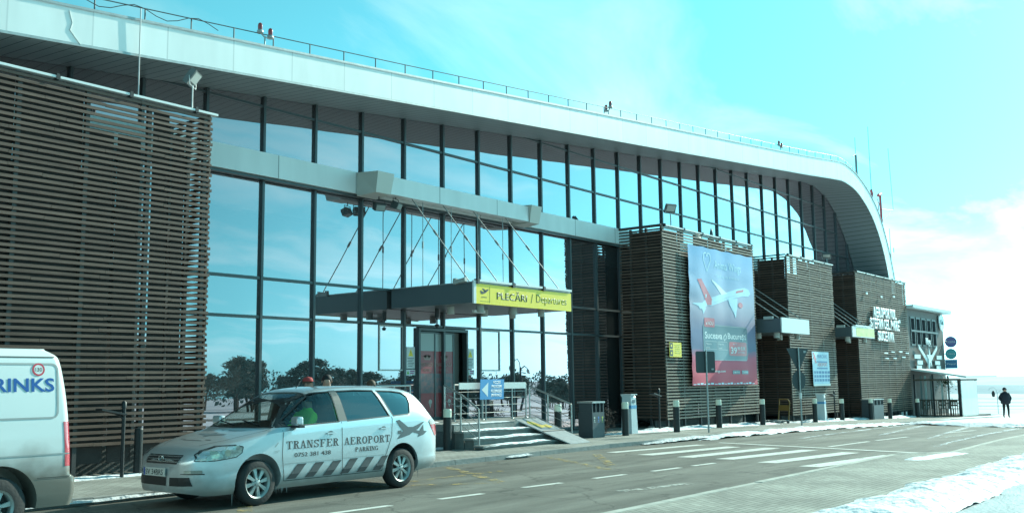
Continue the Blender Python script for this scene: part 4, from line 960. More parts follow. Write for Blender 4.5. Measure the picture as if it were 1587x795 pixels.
# ================================================================ bollards, bins, totems, posts, sign posts
PB = mat('bollard_dark', (.018, .022, .024), .5); PC = mat('bollard_cream', (.80, .80, .66), .4)
def bollard(loc, label, g='dark bollards with pale tops along the pavement'):
    t = thing('bollard', loc, label, 'bollard', g)
    b = MB(); b.lathe([(.105, 0), (.105, .80), (0, .80)], n=18, smooth=False); b.build('shaft', PB, t)
    b = MB(); b.lathe([(.104, .80), (.104, .97), (.092, 1.0), (0, 1.0)], n=18, smooth=False); b.build('cap', PC, t)
    return t
bo = bollard((26.35, 16.08, .06), 'bollard directly in front of the near white information totem')
for (x, y, lb) in ((28.95, 15.75, 'bollard at the left corner of the banner tower'), (33.3, 16.4, 'bollard under the left half of the airline banner, right of the square sign'),
                   (37.4, 16.55, 'bollard at the right end of the banner tower beside the yellow trolley'), (42.9, 16.55, 'bollard just left of the far white totem'), (46.2, 16.55, 'bollard at the right end of the narrow tower beside the tilted post'),
                   (49.5, 16.3, 'bollard left of the far dark litter bin'), (52.4, 16.3, 'bollard right of the far dark litter bin'), (57.2, 16.3, 'farthest bollard, next to the terrace')):
    copy_thing(bo, (x, y, GZ(x)+.06), lb)
copy_thing(bo, (18.75, 16.55, .06), 'bollard at the foot of the steps, close behind the silver car')
copy_thing(bo, (23.55, 16.6, .06), 'bollard behind the handrail between the ramp and the recycling bin')
q = copy_thing(bo, (10.75, 17.2, .0), 'plain dark bollard with no pale top, in the shade under the large left slatted tower')

q.scale = (.75, .75, .92)
for ch in q.children:
    if ch.name.startswith('cap'): ch.data = ch.data.copy(); ch.data.materials[0] = PB
def bin_(loc, label, w, h, d, n, icons, rz=0):
    t = thing('litter_bin', loc, label, 'litter bin', 'recycling bins on the pavement', rz=rz)
    m_ = mat('bin_grey', (.06, .078, .09), .5, .1)
    b = MB(); b.box(-w/2, w/2, -d/2, d/2, 0, h*.70); q = b.build('body', m_, t)
    b = MB(); b.box(-w/2+.02, w/2-.02, d/2-.05, d/2-.01, h*.70+.002, h*.95)
    for i in range(n+1):
        x = -w/2+w*i/n; x = min(max(x, -w/2+.025), w/2-.025); b.box(x-.02, x+.02, -d/2+.01, d/2-.05, h*.70+.002, h*.95)
    b.build('opening_frame', m_, t)
    b = MB(); b.box(-w/2+.03, w/2-.03, -d/2+.06, -d/2+.08, h*.70+.003, h*.94); b.build('opening', BLACK, t)
    b = MB(); b.box(-w/2-.02, w/2+.02, -d/2-.02, d/2+.02, h*.952, h); b.build('lid', GALV, t)
    if icons:
        for i, c in enumerate(((.55, .6, .55), (.10, .22, .55), (.50, .55, .10))):
            x = -w/2+w*(i+.5)/3
            bm_build(polys_bm([circ(x, h*.55, .035, 10), rect(x-.02, h*.50-.05, x+.02, h*.5), rect(x-.05, h*.42, x+.05, h*.43)]), lambda u, v, d_: (u, -d/2-.002-d_, v), 'waste_icon', mat('bin_icon_%d' % i, c, .5), q, thick=.002)
    return t
bin_((25.12, 16.5, .06), 'dark triple recycling bin with coloured icons, right of the ramp handrail', .64, 1.05, .5, 3, True)
bin_((50.7, 16.6, GZ(50.7)+.06), 'far dark litter bin standing between two bollards near the terrace', 1.5, 1.0, .6, 3, False)

def totem(loc, label):
    t = thing('information_totem', loc, label, 'totem', 'white information totems')
    m_ = mat('totem_white', (.60, .65, .68), .4)
    b = MB(); p = [(-.15, -.16), (.15, -.16), (.15, .16), (-.15, .16)]
    b.add([(x*1.25, y*1.2, 0) for x, y in p]+[(x, y, 1.12) for x, y in p]+[(x, y+.05, 1.20) for x, y in p], [(3,2,1,0),(8,9,10,11)]+[(4*j+i, 4*j+(i+1) % 4, 4*j+4+(i+1) % 4, 4*j+4+i) for j in (0, 1) for i in range(4)])
    q = b.build('body', m_, t)
    b = MB(); k = 1+.25*(1-.8/1.12); b.add([(x*k+(.004 if x > 0 else -.004), y*k*.99+(.006 if y > 0 else -.006), z) for z in (.78, .88) for x, y in p], [(i, (i+1) % 4, 4+(i+1) % 4, 4+i) for i in range(4)]); b.build('blue_band', mat('totem_blue', (.10, .32, .58), .4), q)
    bm_build(polys_bm([rect(-.09, .95, .09, 1.05)]), lambda u, v, d: (u, -.175-d, v), 'screen', mat('totem_screen', (.14, .20, .24), .2), q, thick=.004)
    b = MB(); b.box(-.18, .18, -.2, .2, 1.20, 1.225); b.build('cap', m_, t)
    return t
to = totem((27.45, 16.6, .06), 'near white information totem with blue band, standing behind a bollard')
copy_thing(to, (44.6, 16.9, GZ(44.6)+.06), 'far white information totem below the small light-blue banner', rz=R(8))

def arm_post(loc, label, rz):
    t = thing('tilted_head_post', loc, label, 'post', 'short dark posts with tilted heads', rz=rz)
    b = MB(); b.cyl((0, 0, 0), (0, 0, 1.25), .035, n=8); b.lathe([(.045, 1.25), (.045, 1.35), (0, 1.39)], n=10); b.build('post', BLACK, t)
    b = MB(); b.cbox((-.25, 0, 1.18), (.5, .22, .035), rot=Matrix.Rotation(R(12), 3, 'Y')); b.tube([(0, 0, 1.05), (-.2, 0, 1.17)], .018, 6); b.build('tilted_plate', BLACK, t)
    return t
ap = arm_post((10.32, 17.02, .06), 'dark post with tilted head beside the large left slatted tower, near the car\'s nose', 0)
copy_thing(ap, (29.35, 16.6, .06), 'dark post with tilted head before the shaded side of the banner tower')
copy_thing(ap, (46.0, 16.8, GZ(46)+.06), 'small dark post with tilted head at the right end of the narrow tower')

SBK = mat('sign_back', (.035, .05, .055), .6)
pole = thing('road_sign', (28.94, 14.62, .06), 'road sign with square plate seen from behind, standing before the airline banner', 'road sign')
b = MB(); b.cyl((0, 0, 0), (0, 0, 2.56), .028, n=8); b.lathe([(.028, 2.56), (0, 2.58)], n=8); b.build('pole', GALV, pole)
b = MB(); b.prism(rrect(-.42, 1.86, .42, 2.54, .06), lambda u, v, d: (u, d, v), .03, .045); q = b.build('plate_back', SBK, pole, fix=True); q.rotation_euler.z = R(-18)
bm_build(polys_bm([rect(.25, 1.95, .35, 2.0)]), lambda u, v, d: (u, .028-d, v), 'sticker', mat('sticker_grey', (.35, .38, .38), .6), q, thick=.001)
pole = thing('road_sign', (37.6, 15.05, GZ(37.6)+.06), 'road sign pole with a triangular and a round plate seen from behind', 'road sign')
b = MB(); b.cyl((0, 0, 0), (0, 0, 2.98), .032, n=8); b.build('pole', GALV, pole)
b = MB(); b.prism([(-.62, 2.95), (.62, 2.95), (0, 2.02)], lambda u, v, d: (u, d, v), .035, .05); q = b.build('triangle_plate', SBK, pole, fix=True); q.rotation_euler.z = R(-20)
bm_build(polys_bm([rect(.32, 2.78, .45, 2.86)]), lambda u, v, d: (u, .033-d, v), 'sticker', MATS['sticker_grey'], q, thick=.001)
b = MB(); b.prism(circ(0, 1.72, .37, 28), lambda u, v, d: (u, d, v), .035, .05); q = b.build('round_plate', SBK, pole, fix=True); q.rotation_euler.z = R(-20)
b = MB(); b.cyl((0, 0, 1.02), (0, 0, 1.24), .05, n=10); b.build('white_sleeve', WHITE, pole)

tr = thing('luggage_trolley', (39.6, 16.95, GZ(39.6)+.06), 'yellow and steel luggage trolley parked beside the banner tower', 'trolley', rz=R(-20))
YF = mat('trolley_yellow', (.22, .13, .03), .6)
b = MB(); b.tube([(-.45, -.25, .12), (.45, -.30, .12), (.45, .30, .12), (-.45, .25, .12), (-.45, -.25, .12)], .018, 6); b.tube([(-.2, -.26, .15), (-.2, .26, .15)], .015, 6); b.tube([(.15, -.28, .15), (.15, .28, .15)], .015, 6); b.build('base_frame', GALV, tr)
b = MB(); b.tube([(.45, -.28, .12), (.55, -.28, .85), (.50, -.24, .98), (.50, .24, .98), (.55, .28, .85), (.45, .28, .12)], .022, 8); b.build('handle', YF, tr)
b = MB(); b.box(.50, .53, -.26, .26, .52, .74); b.build('yellow_panel', YF, tr)
for x, y in ((-.42, 0), (.42, -.27), (.42, .27)):
    b = MB(); b.cyl((x, y-.02, .07), (x, y+.02, .07), .07, n=14); b.build('wheel', BLACK, tr)

# dark shrub beside the recycling bin
b = MB(); rnd = random.Random(5)
for i in range(900):
    a = rnd.uniform(0, 6.28); r = rnd.random()**.5; x = 26.9+.62*r*math.cos(a)*1.1; y = 17.3+.45*r*math.sin(a); z = .06+.74*rnd.random()
    d = Vector((rnd.uniform(-1, 1), rnd.uniform(-1, 1), rnd.uniform(.2, 1))).normalized()*rnd.uniform(.06, .16); s_ = d.orthogonal().normalized()*.006
    p = Vector((x, y, z)); b.add([tuple(p-s_), tuple(p+s_), tuple(p+d+s_*.5), tuple(p+d-s_*.5)], [(0,1,2,3)])
for i in range(26):
    a = rnd.uniform(0, 6.28); x = 26.9+.55*math.cos(a)*rnd.random(); y = 17.3+.4*math.sin(a)*rnd.random(); b.cyl((26.9+(x-26.9)*.4, 17.3+(y-17.3)*.4, .02), (x, y, .75), .008, .004, 4)
tag(b.build('bare_shrub', mat('dead_twigs', (.085, .06, .05), .85, var=.3)), 'low leafless brown shrub between the recycling bin and the near totem', 'shrub')

# rubble and stones by the tower feet
b = MB()
for i in range(60):
    x = rnd.uniform(29.5, 58); y = rnd.uniform(16.9, 17.35); s_ = rnd.uniform(.04, .12)
    b.cbox((x, y, GZ(x)+.06+s_*.3), (s_*1.8, s_*1.2, s_), rot=Matrix.Rotation(rnd.random()*3, 3, 'Z') @ Matrix.Rotation(rnd.random(), 3, 'X'))
tag(b.build('rubble', CONC), 'scattered stones and rubble in the snow under the slatted towers', 'rubble', kind='stuff')

# ================================================================ bar building with terrace at the far right
GX = GZ(62)
bar_b = thing('bar_building', (64, 17.5, GX), 'two-storey bar building with plank walls beyond the last slatted tower', 'building', w=True)
PLK = mat('grey_planks', (.11, .10, .095), .7, var=.28, vscale=6, stretch=(.4, 1, 14))
wins = [(60.95+i*1.12, 60.95+i*1.12+.78) for i in range(5)]; WZ0, WZ1 = 3.62, 5.25
b = MB(); xs_ = [60.4]+[v for w_ in wins for v in w_]+[68.0]
b.box(60.4, 68.0, 17.5, 17.7, GX-.3, WZ0); b.box(60.4, 68.0, 17.5, 17.7, WZ1, 5.72)
for i in range(0, len(xs_), 2): b.box(xs_[i], xs_[i+1], 17.5, 17.7, WZ0+.001, WZ1-.001)
b.box(60.4, 60.6, 17.702, 26, GX-.3, 5.72); b.box(67.8, 68.0, 17.702, 26, GX-.3, 5.72); b.box(60.4, 68, 26, 26.2, GX-.3, 5.72)
b.build('wall', PLK, bar_b)
b = MB(); b.box(60.3, 68.6, 17.1, 26.4, 5.75, 5.80); b.box(60.3, 68.6, 17.08, 17.12, 5.80, 5.96); b.box(60.3, 68.6, 17.12, 26.4, 5.80, 5.93); b.build('roof', mat('roof_trim_pale', (.55, .62, .62), .5), bar_b)
for i, (xa, xb) in enumerate(wins):
    fr = MB()
    for a in ((xa-.03, xa+.06, WZ0-.04, WZ1+.04), (xb-.06, xb+.03, WZ0-.04, WZ1+.04), (xa+.06, xb-.06, WZ0-.04, WZ0+.06), (xa+.06, xb-.06, WZ1-.06, WZ1+.04), (xa+.06, xb-.06, 4.40, 4.52)): fr.box(a[0], a[1], 17.46, 17.56, a[2], a[3])
    w_ = fr.build('window', mat('dark_window_frame', (.03, .05, .055), .5), bar_b)
    p = MB(); p.box(xa+.06, xb-.06, 17.56, 17.58, WZ0+.06, WZ1-.06); p.build('pane', MATS['facade_glass'], w_)
b = MB(); b.box(60.9, 66.6, 17.43, 17.459, 4.41, 4.51); b.build('dark_rail', MATS['dark_window_frame'], bar_b)
# star with wings emblem
em = thing('star_emblem', (63.9, 17.42, 2.8), 'white five-pointed star with stepped wings above the terrace roof', 'emblem')
star = []
cxs, czs = 0, .0
for i in range(10):
    r = .62 if i % 2 == 0 else .24; a = R(90+36*i); star.append((r*math.cos(a), r*math.sin(a)*1.0+.08))
LWm = mat('emblem_white', (.60, .70, .72), .45)
bm_build(polys_bm([star]), lambda u, v, d: (u, -.06-d, v), 'star', LWm, em, thick=.06)
for s_ in (-1, 1):
    bm_build(polys_bm([[(s_*.0, -.62), (s_*.35, -.2), (s_*1.9, .62), (s_*2.0, .86), (s_*1.3, .55), (s_*.3, .05), (0, -.35)]]), lambda u, v, d: (u, -.02-d, v), 'wing', LWm, em, thick=.035)
    for x0_, z0_, L_ in ((1.75, .02, 1.15), (1.35, -.32, 1.05), (1.6, -.62, .95)):
        x_ = s_*x0_; xx = sorted((x_, x_+s_*L_)); bm_build(polys_bm([rect(xx[0], z0_, xx[1], z0_+.24)]), lambda u, v, d: (u, -.02-d, v), 'wing_bar', LWm, em, thick=.04)
bm_build(text_bm('Wings', 1.0, .55, .02), lambda u, v, d: (u-.45, -.03-d, v+.75), 'lettering', LWm, em, thick=.04)
# logo shield near the top right corner of the wall
lg = thing('logo_sign', (67.3, 17.42, 5.15), 'rounded white logo sign at the top right corner of the bar building', 'sign')
b = MB(); b.prism([(-.55, .05), (-.5, .4), (-.15, .5), (.45, .42), (.55, .1), (.45, -.3), (.1, -.55), (-.3, -.42)], lambda u, v, d: (u, d, v), -.06, 0); b.build('plate', mat('logo_white', (.66, .76, .78), .5), lg, fix=True)
bm_build(text_bm('Gin', .75, .32, .02), lambda u, v, d: (u-.38, -.062-d, v-.12), 'lettering', mat('logo_teal', (.08, .22, .24), .5), lg, thick=.01)
b = MB(); b.tube([(66.0, 17.40, 2.9), (67.4, 17.38, 3.9), (67.9, 17.4, 4.0), (68.3, 17.38, 4.0)], .02, 6); tag(b.build('drooping_cable', BLACK), 'thin dark cable rising to the right corner of the bar building', 'cable')

# hanging advertising signs beyond the corner
def disc_sign(loc, r, c, txt, label, square=False, tc_=(.55, .6, .65)):
    t = thing('hanging_sign', loc, label, 'sign', 'drinks signs at the corner of the bar', rz=R(-76))
    m_ = mat('disc_'+txt, c, .4)
    if square: b = MB(); b.prism(rect(-r, -r*.8, r, r*.8), lambda u, v, d: (u, d, v), -.07, .07)
    else: b = MB(); b.prism(circ(0, 0, r, 30), lambda u, v, d: (u, d, v), -.07, .07)
    q = b.build('plate', m_, t, fix=True)
    bm_build(text_bm(txt, r*1.5, r*.34, .01), lambda u, v, d: (u-r*.75, -.072-d, v-r*.17), 'lettering', mat('disc_lettering', tc_, .5), q, thick=.004)
    b = MB(); b.cyl((-r, 0, 0), (-r-.5, .1, 0), .02, n=6); b.build('bracket', GALV, t)
disc_sign((68.9, 17.3, 3.98), .36, (.10, .10, .26), 'COSTA', 'uppermost round sign, dark purple with pale lettering, at the bar corner')
disc_sign((68.35, 17.2, 3.2), .34, (.04, .26, .30), 'Tuborg', 'lower round sign, teal green, between the purple disc and the blue square', tc_=(.4, .6, .6))
disc_sign((68.3, 17.2, 2.55), .36, (.03, .14, .28), 'Pepsi', 'dark blue square sign under the round signs at the bar corner', True)

ter = thing('terrace', (62, 16, GX), 'covered bar terrace with dark posts, clear screens and a sloping snow-edged roof', 'terrace', w=True)
tx0, tx1, ty0 = 60.65, 64.4, 14.85
b = MB(); b.add([(tx0-.15, 17.48, 2.14), (tx1+3.6, 17.48, 2.14), (tx1+3.6, ty0-.35, 1.72), (tx0-.15, ty0-.35, 1.66), (tx0-.15, 17.48, 2.24), (tx1+3.6, 17.48, 2.24), (tx1+3.6, ty0-.35, 1.80), (tx0-.15, ty0-.35, 1.76)], [(0,3,2,1),(4,5,6,7),(0,1,5,4),(1,2,6,5),(2,3,7,6),(3,0,4,7)]); b.build('roof', mat('terrace_roof', (.55, .62, .62), .6), ter, fix=True)
b = MB(); b.box(tx0-.1, tx0+.02, ty0, 17.4, 1.52, 1.62); b.box(tx0+.02, tx1, ty0-.02, ty0+.1, 1.50, 1.60); b.build('beam', WOODB, ter)
for (x, y) in ((tx0, 17.38), (tx0, 16.35), (tx0, ty0+.08), (tx1, ty0+.08)):
    s_ = .16 if y < 15 and x < 61 else .09
    b = MB(); b.box(x-s_/2, x+s_/2, y-s_/2, y+s_/2, GX, 1.9 if y > 15 else 1.6); b.build('post', BLACK, ter)
b = MB(); b.box(tx0+.14, tx1-.06, ty0+.02, ty0+.05, GX+.06, 1.48); b.build('side_screen', mat('clear_plastic_screen', (.48, .58, .55), .25, var=.08, vscale=1.5), ter)
b = MB()
for i in range(19):
    y = ty0+.25+i*.125; b.box(tx0-.015, tx0+.015, y-.02, y+.02, GX+.1, GX+.98)
b.box(tx0-.025, tx0+.025, ty0+.15, 17.3, GX+.98, GX+1.04); b.box(tx0-.02, tx0+.02, ty0+.15, 17.3, GX+.1, GX+.16); b.build('balustrade', WOODB, ter)
PS = mat('pale_curtain', (.50, .60, .58), .7)
for i, y in enumerate((17.1, 16.85, 16.55, 15.95, 15.6)):
    b = MB(); b.box(tx0+.3, tx0+.33, y-.05, y+.05, GX+.5, 1.8); b.build('window_post', PS if i % 2 else mat('grey_post', (.2, .25, .25), .6), ter)
b = MB(); b.box(60.62, 67.3, ty0, 17.45, GX-.05, GX+.05); b.build('floor', DCONC, ter)
# chairs of the terrace
def chair(loc, rz, label):
    t = thing('terrace_chair', loc, label, 'chair', 'wooden chairs on the terrace', rz=rz); m_ = mat('chair_wood', (.16, .13, .10), .6)
    b = MB(); b.box(-.2, .2, -.2, .2, .44, .47); b.build('seat', m_, t)
    for x in (-.18, .18):
        for y in (-.18, .18): b = MB(); b.box(x-.018, x+.018, y-.018, y+.018, 0, .44 if y < 0 else .95); b.build('leg', m_, t)
    b = MB(); b.box(-.16, .16, .165, .185, .62, .70); b.box(-.16, .16, .165, .185, .82, .93); b.build('backrest', m_, t)
    return t
c0 = chair((61.4, 16.9, GX+.05), R(80), 'terrace chair deepest inside, nearest the bar wall')
copy_thing(c0, (61.5, 16.1, GX+.05), 'terrace chair in the middle behind the balustrade', R(95))
copy_thing(c0, (61.4, 15.4, GX+.05), 'terrace chair nearest the clear screen', R(85))
tb = thing('terrace_table', (61.9, 15.8, GX+.05), 'square wooden table among the terrace chairs', 'table'); b = MB(); b.box(-.4, .4, -.4, .4, .72, .76); b.build('tabletop', mat('table_wood', (.25, .22, .18), .5), tb); b = MB(); b.cyl((0, 0, 0), (0, 0, .72), .04); b.build('leg', BLACK, tb)
pl = thing('terrace_plant', (61.0, 15.7, 1.5), 'trailing green plant hanging under the terrace roof', 'plant')
b = MB()
for i in range(240):
    p = Vector((rnd.uniform(-.15, .15), rnd.gauss(0, .22), -abs(rnd.gauss(0, .25)))); d = Vector((rnd.uniform(-1, 1), rnd.uniform(-1, 1), rnd.uniform(-1, .3)))*.06; e = d.orthogonal()*.4
    b.add([tuple(p-e), tuple(p+d), tuple(p+e), tuple(p-d)], [(0,1,2,3)])
b.build('leaves', mat('plant_leaves', (.05, .10, .04), .6, var=.3), pl)
b = MB(); b.lathe([(0, -.02), (.08, 0), (.1, .12), (0, .12)], n=12); b.build('pot', DCONC, pl)

# ================================================================ antennas behind the roof
AR = mat('antenna_red', (.42, .08, .10), .5); AW = mat('antenna_grey', (.16, .19, .20), .5)
def mast(loc, h, label, parts):
    t = thing('antenna_mast', loc, label, 'antenna', 'antennas rising behind the curved roof end')
    b = MB(); b.cyl((0, 0, 0), (0, 0, h), .04, .016, 6); b.build('mast', AW, t)
    for nm, pts, r, m_ in parts:
        b = MB(); b.tube(pts, r, 5); b.build(nm, m_, t)
    return t
mast((60.6, 20, 9), 7.4, 'short antenna mast with a side arm, leftmost above the roof curve', [('side_arm', [(-.65, 0, 6.1), (0, 0, 6.35), (0, 0, 5.4)], .03, AW), ('lower_tube', [(0, 0, 4.8), (0, 0, 6.3)], .07, AW)])
mast((63.2, 20, 7), 10.6, 'tallest thin whip antenna above the roof curve', [('base_cluster', [(-.1, 0, 5.9), (.1, 0, 6.3), (-.05, 0, 6.5)], .09, AR)])
mast((64.9, 20, 5), 8.55, 'red and white antenna mast with a long side boom and a drooping whip', [('red_tube', [(0, 0, 6.6), (0, 0, 8.55)], .08, AR), ('red_top', [(-.35, 0, 8.35), (.12, 0, 8.5)], .12, AR), ('side_boom', [(0, 0, 7.5), (2.6, 0, 7.75), (0, 0, 6.7)], .025, AW), ('whip', [(2.6, 0, 7.75), (2.25, 0, 11.9)], .015, AW), ('ladder', [(-.9, 0, 5.9), (-.7, 0, 7.0), (-.35, 0, 7.8), (-.6, 0, 8.1)], .03, AR)])
mast((66.4, 20, 5), 6.4, 'thin low antenna with a small hook right of the curved roof', [('hook', [(.0, 0, 4.7), (.65, 0, 4.9), (.65, 0, 5.2)], .025, AW)])

# ================================================================ silver people carrier
def interp(tab):
    X = [p[0] for p in tab]; Y_ = [p[1] for p in tab]
    def f(x):
        if x <= X[0]: return Y_[0]
        if x >= X[-1]: return Y_[-1]
        i = max(j for j in range(len(X)) if X[j] <= x); i = min(i, len(X)-2)
        h = X[i+1]-X[i]; t = (x-X[i])/h
        def m(j):
            if j <= 0: return (Y_[1]-Y_[0])/(X[1]-X[0])
            if j >= len(X)-1: return (Y_[-1]-Y_[-2])/(X[-1]-X[-2])
            a, b_ = (Y_[j]-Y_[j-1])/(X[j]-X[j-1]), (Y_[j+1]-Y_[j])/(X[j+1]-X[j])
            return 0 if a*b_ <= 0 else 2*a*b_/(a+b_)
        m0, m1 = m(i)*h, m(i+1)*h
        return (2*t**3-3*t*t+1)*Y_[i]+(t**3-2*t*t+t)*m0+(-2*t**3+3*t*t)*Y_[i+1]+(t**3-t*t)*m1
    return f
CL = 4.84
HW = interp([(0, .40), (.03, .52), (.10, .64), (.22, .755), (.45, .84), (.9, .875), (1.6, .885), (3.6, .885), (4.3, .87), (4.6, .835), (4.76, .78), (4.82, .72), (4.84, .66)])
ZS = interp([(0, .24), (.3, .19), (1, .20), (3.8, .21), (4.84, .30)])
ZB = interp([(0, .62), (.10, .68), (.30, .76), (.7, .88), (1.3, 1.00), (2.5, 1.07), (3.6, 1.12), (4.2, 1.14), (4.6, 1.08), (4.8, .98), (4.84, .92)])
ZR = interp([(0, .68), (.08, .76), (.25, .85), (.55, .93), (.9, 1.00), (1.22, 1.06), (1.42, 1.19), (1.7, 1.37), (1.98, 1.52), (2.3, 1.615), (2.8, 1.655), (3.4, 1.66), (4.0, 1.625), (4.3, 1.57), (4.5, 1.44), (4.66, 1.24), (4.78, 1.08), (4.84, .98)])
PW = interp([(0, 2.4), (.9, 2.6), (1.2, 3.2), (1.8, 5.5), (2.3, 7), (4.2, 7), (4.6, 4), (4.84, 3)])
INS = interp([(0, .12), (1.1, .12), (1.5, .20), (2.0, .25), (4.2, .25), (4.6, .18), (4.84, .1)])
def car_h(x, z, inset=0):
    hw, zb, zr, zs = HW(x), ZB(x), ZR(x), ZS(x)
    if z >= zb:
        u = min(1, (z-zb)/max(.01, zr-zb)); p = PW(x); h = hw*(1-INS(x)*u)*max(0, 1-u**p)**(1/p)
    else:
        v = (zb-z)/(zb-zs); h = hw*(1+.012*math.sin(v*math.pi)-.012*v*v-.09*max(0, (v-.82)/.18)**2)
        h += .008*math.exp(-((z-.40)/.03)**2)
    return max(0, h-inset)
def car_ring(x, inset=0, zlo=None):
    zs, zb, zr = ZS(x), ZB(x), ZR(x); pts = []
    if zlo is not None: zs = zlo
    pts.append((0, zs)); pts.append((car_h(x, zs, inset)*.6, zs))
    for i in range(13): z = zs+(zb-zs)*i/12; pts.append((car_h(x, z, inset), z))
    p = PW(x)
    for i in range(1, 18):
        th = math.pi/2*i/18; u = math.sin(th)**(2/p); z = zb+(zr-zb)*u
        c = math.cos(th)**(2/p); h = HW(x)*(1-INS(x)*u)*c
        pts.append((max(0, h-inset), z-(inset*u)))
    pts.append((0, zr-inset)); return pts
def loft(xs_, inset=0, zlo=None):
    b = MB(); vs = []; K = None
    for x in xs_:
        h = car_ring(x, inset, zlo); ringp = [(-y, z) for y, z in h]+[(y, z) for y, z in reversed(h[1:-1])]; K = len(ringp); vs += [(x, y, z) for y, z in ringp]
    n = len(xs_); fs = [(i*K+j, i*K+(j+1) % K, (i+1)*K+(j+1) % K, (i+1)*K+j) for i in range(n-1) for j in range(K)]
    fs += [tuple(reversed(range(K))), tuple((n-1)*K+j for j in range(K))]
    b.add(vs, fs, 0, True); return b
def xs_dense(a, c, n): return [a+(c-a)*i/n for i in range(n+1)]
def tmp(b, fix=True):
    o = b.build('tmp', BLACK, fix=fix); return o
def boolean(o, cutters):
    for c in cutters:
        m_ = o.modifiers.new('b', 'BOOLEAN'); m_.operation = 'DIFFERENCE'; m_.object = c; m_.solver = 'EXACT'
    bpy.context.view_layer.update(); dg = bpy.context.evaluated_depsgraph_get()
    me = bpy.data.meshes.new_from_object(o.evaluated_get(dg)); o.modifiers.clear(); o.data = me
    for c in cutters: bpy.data.objects.remove(c)
    return o
car = thing('people_carrier', (8.2, 12.53, 0), 'silver people carrier with airport transfer lettering parked at the kerb', 'car', rz=R(-.4))
PAINT = mat('silver_paint', (.58, .64, .67), .32, .6, coat=.8); 
t = PAINT.node_tree; pb = t.nodes['Principled BSDF']      # road dirt along the sills and bumpers
co = t.nodes.new('ShaderNodeTexCoord'); sx = t.nodes.new('ShaderNodeSeparateXYZ'); t.links.new(co.outputs['Object'], sx.inputs[0]); nn = t.nodes.new('ShaderNodeTexNoise'); nn.inputs['Scale'].default_value = 3.5; nn.inputs['Detail'].default_value = 8; t.links.new(co.outputs['Object'], nn.inputs[0])
am = t.nodes.new('ShaderNodeMath'); am.operation = 'MULTIPLY_ADD'; t.links.new(nn.outputs[0], am.inputs[0]); am.inputs[1].default_value = -.45; t.links.new(sx.outputs[2], am.inputs[2])
mr = t.nodes.new('ShaderNodeMapRange'); t.links.new(am.outputs[0], mr.inputs[0]); mr.inputs[1].default_value = .02; mr.inputs[2].default_value = .35; mr.inputs[3].default_value = .75; mr.inputs[4].default_value = 0
mx = t.nodes.new('ShaderNodeMixRGB'); t.links.new(mr.outputs[0], mx.inputs[0]); mx.inputs[1].default_value = (.58, .64, .67, 1); mx.inputs[2].default_value = (.22, .21, .19, 1); t.links.new(mx.outputs[0], pb.inputs['Base Color'])
for nm_, a_, b__ in (('Metallic', .6, 0), ('Roughness', .30, .8), ('Coat Weight', .8, 0)):
    q_ = t.nodes.new('ShaderNodeMapRange'); t.links.new(mr.outputs[0], q_.inputs[0]); q_.inputs[3].default_value = a_; q_.inputs[4].default_value = b__; t.links.new(q_.outputs[0], pb.inputs[nm_])
body = tmp(loft([0, .012, .03, .06, .1, .15]+xs_dense(.2, 4.6, 88)+[4.65, 4.7, 4.74, 4.78, 4.81, 4.83, 4.84])); body.name = 'body'; body.data.materials.clear()
WIN = {'driver': [(1.33, 1.075), (1.62, 1.30), (1.84, 1.45), (2.05, 1.535), (2.2, 1.56), (2.47, 1.575), (2.49, 1.115)],
       'rear': [(2.60, 1.58), (3.0, 1.59), (3.38, 1.58), (3.58, 1.165), (2.65, 1.12)],
       'quarter': [(3.45, 1.575), (3.8, 1.565), (4.02, 1.54), (4.13, 1.47), (4.13, 1.36), (4.06, 1.20), (4.0, 1.18), (3.66, 1.165)]}
cav = tmp(loft(xs_dense(1.42, 4.40, 40), .05, .42))
cut_ = [cav]
for nm, pl_ in WIN.items():
    c = MB(); c.prism(pl_, lambda u, v, d: (u, d, v), -1.2, 1.2); cut_.append(tmp(c))
def ztop(x, y):
    lo, hi = ZB(x), ZR(x)
    for _ in range(24):
        m_ = (lo+hi)/2
        if car_h(x, m_) > abs(y): lo = m_
        else: hi = m_
    return lo
ws = [(1.30, -.74), (1.24, -.4), (1.22, 0), (1.24, .4), (1.30, .74), (1.62, .69), (2.05, .60), (2.10, .3), (2.11, 0), (2.10, -.3), (2.05, -.60), (1.62, -.69)]
c = MB(); c.prism(ws, lambda u, v, d: (u, v, d), .98, 2.0); cut_.append(tmp(c))
WF, WR, WZ, WRAD = .98, 3.86, .32, .32
for xw in (WF, WR):
    for s_ in (-1, 1):
        c = MB(); c.cyl((xw, s_*.58, WZ+.02), (xw, s_*1.1, WZ+.02), .385, n=40); cut_.append(tmp(c))
body = boolean(body, cut_)
body.data.materials.clear(); body.data.materials.append(PAINT)
for p in body.data.polygons: p.use_smooth = True; p.material_index = 0
try: body.data.set_sharp_from_angle(angle=R(32))
except Exception: pass
body.parent = car
def side(off=.004, s_=-1):
    return lambda u, v, d: (u, s_*(car_h(u, v)+off+d), v)
def cpoly(polys, name, m, p=body, off=.004, step=.12, s_=-1): return bm_build(cut_bm(polys_bm(polys), step), side(off, s_), name, m, p)
def ctext(txt, x, z, w, h, m, bold=0, off=.005, shear=0):
    return bm_build(cut_bm(text_bm(txt, w, h, bold), .3), side(off), 'lettering', m, body, off=(x, z))
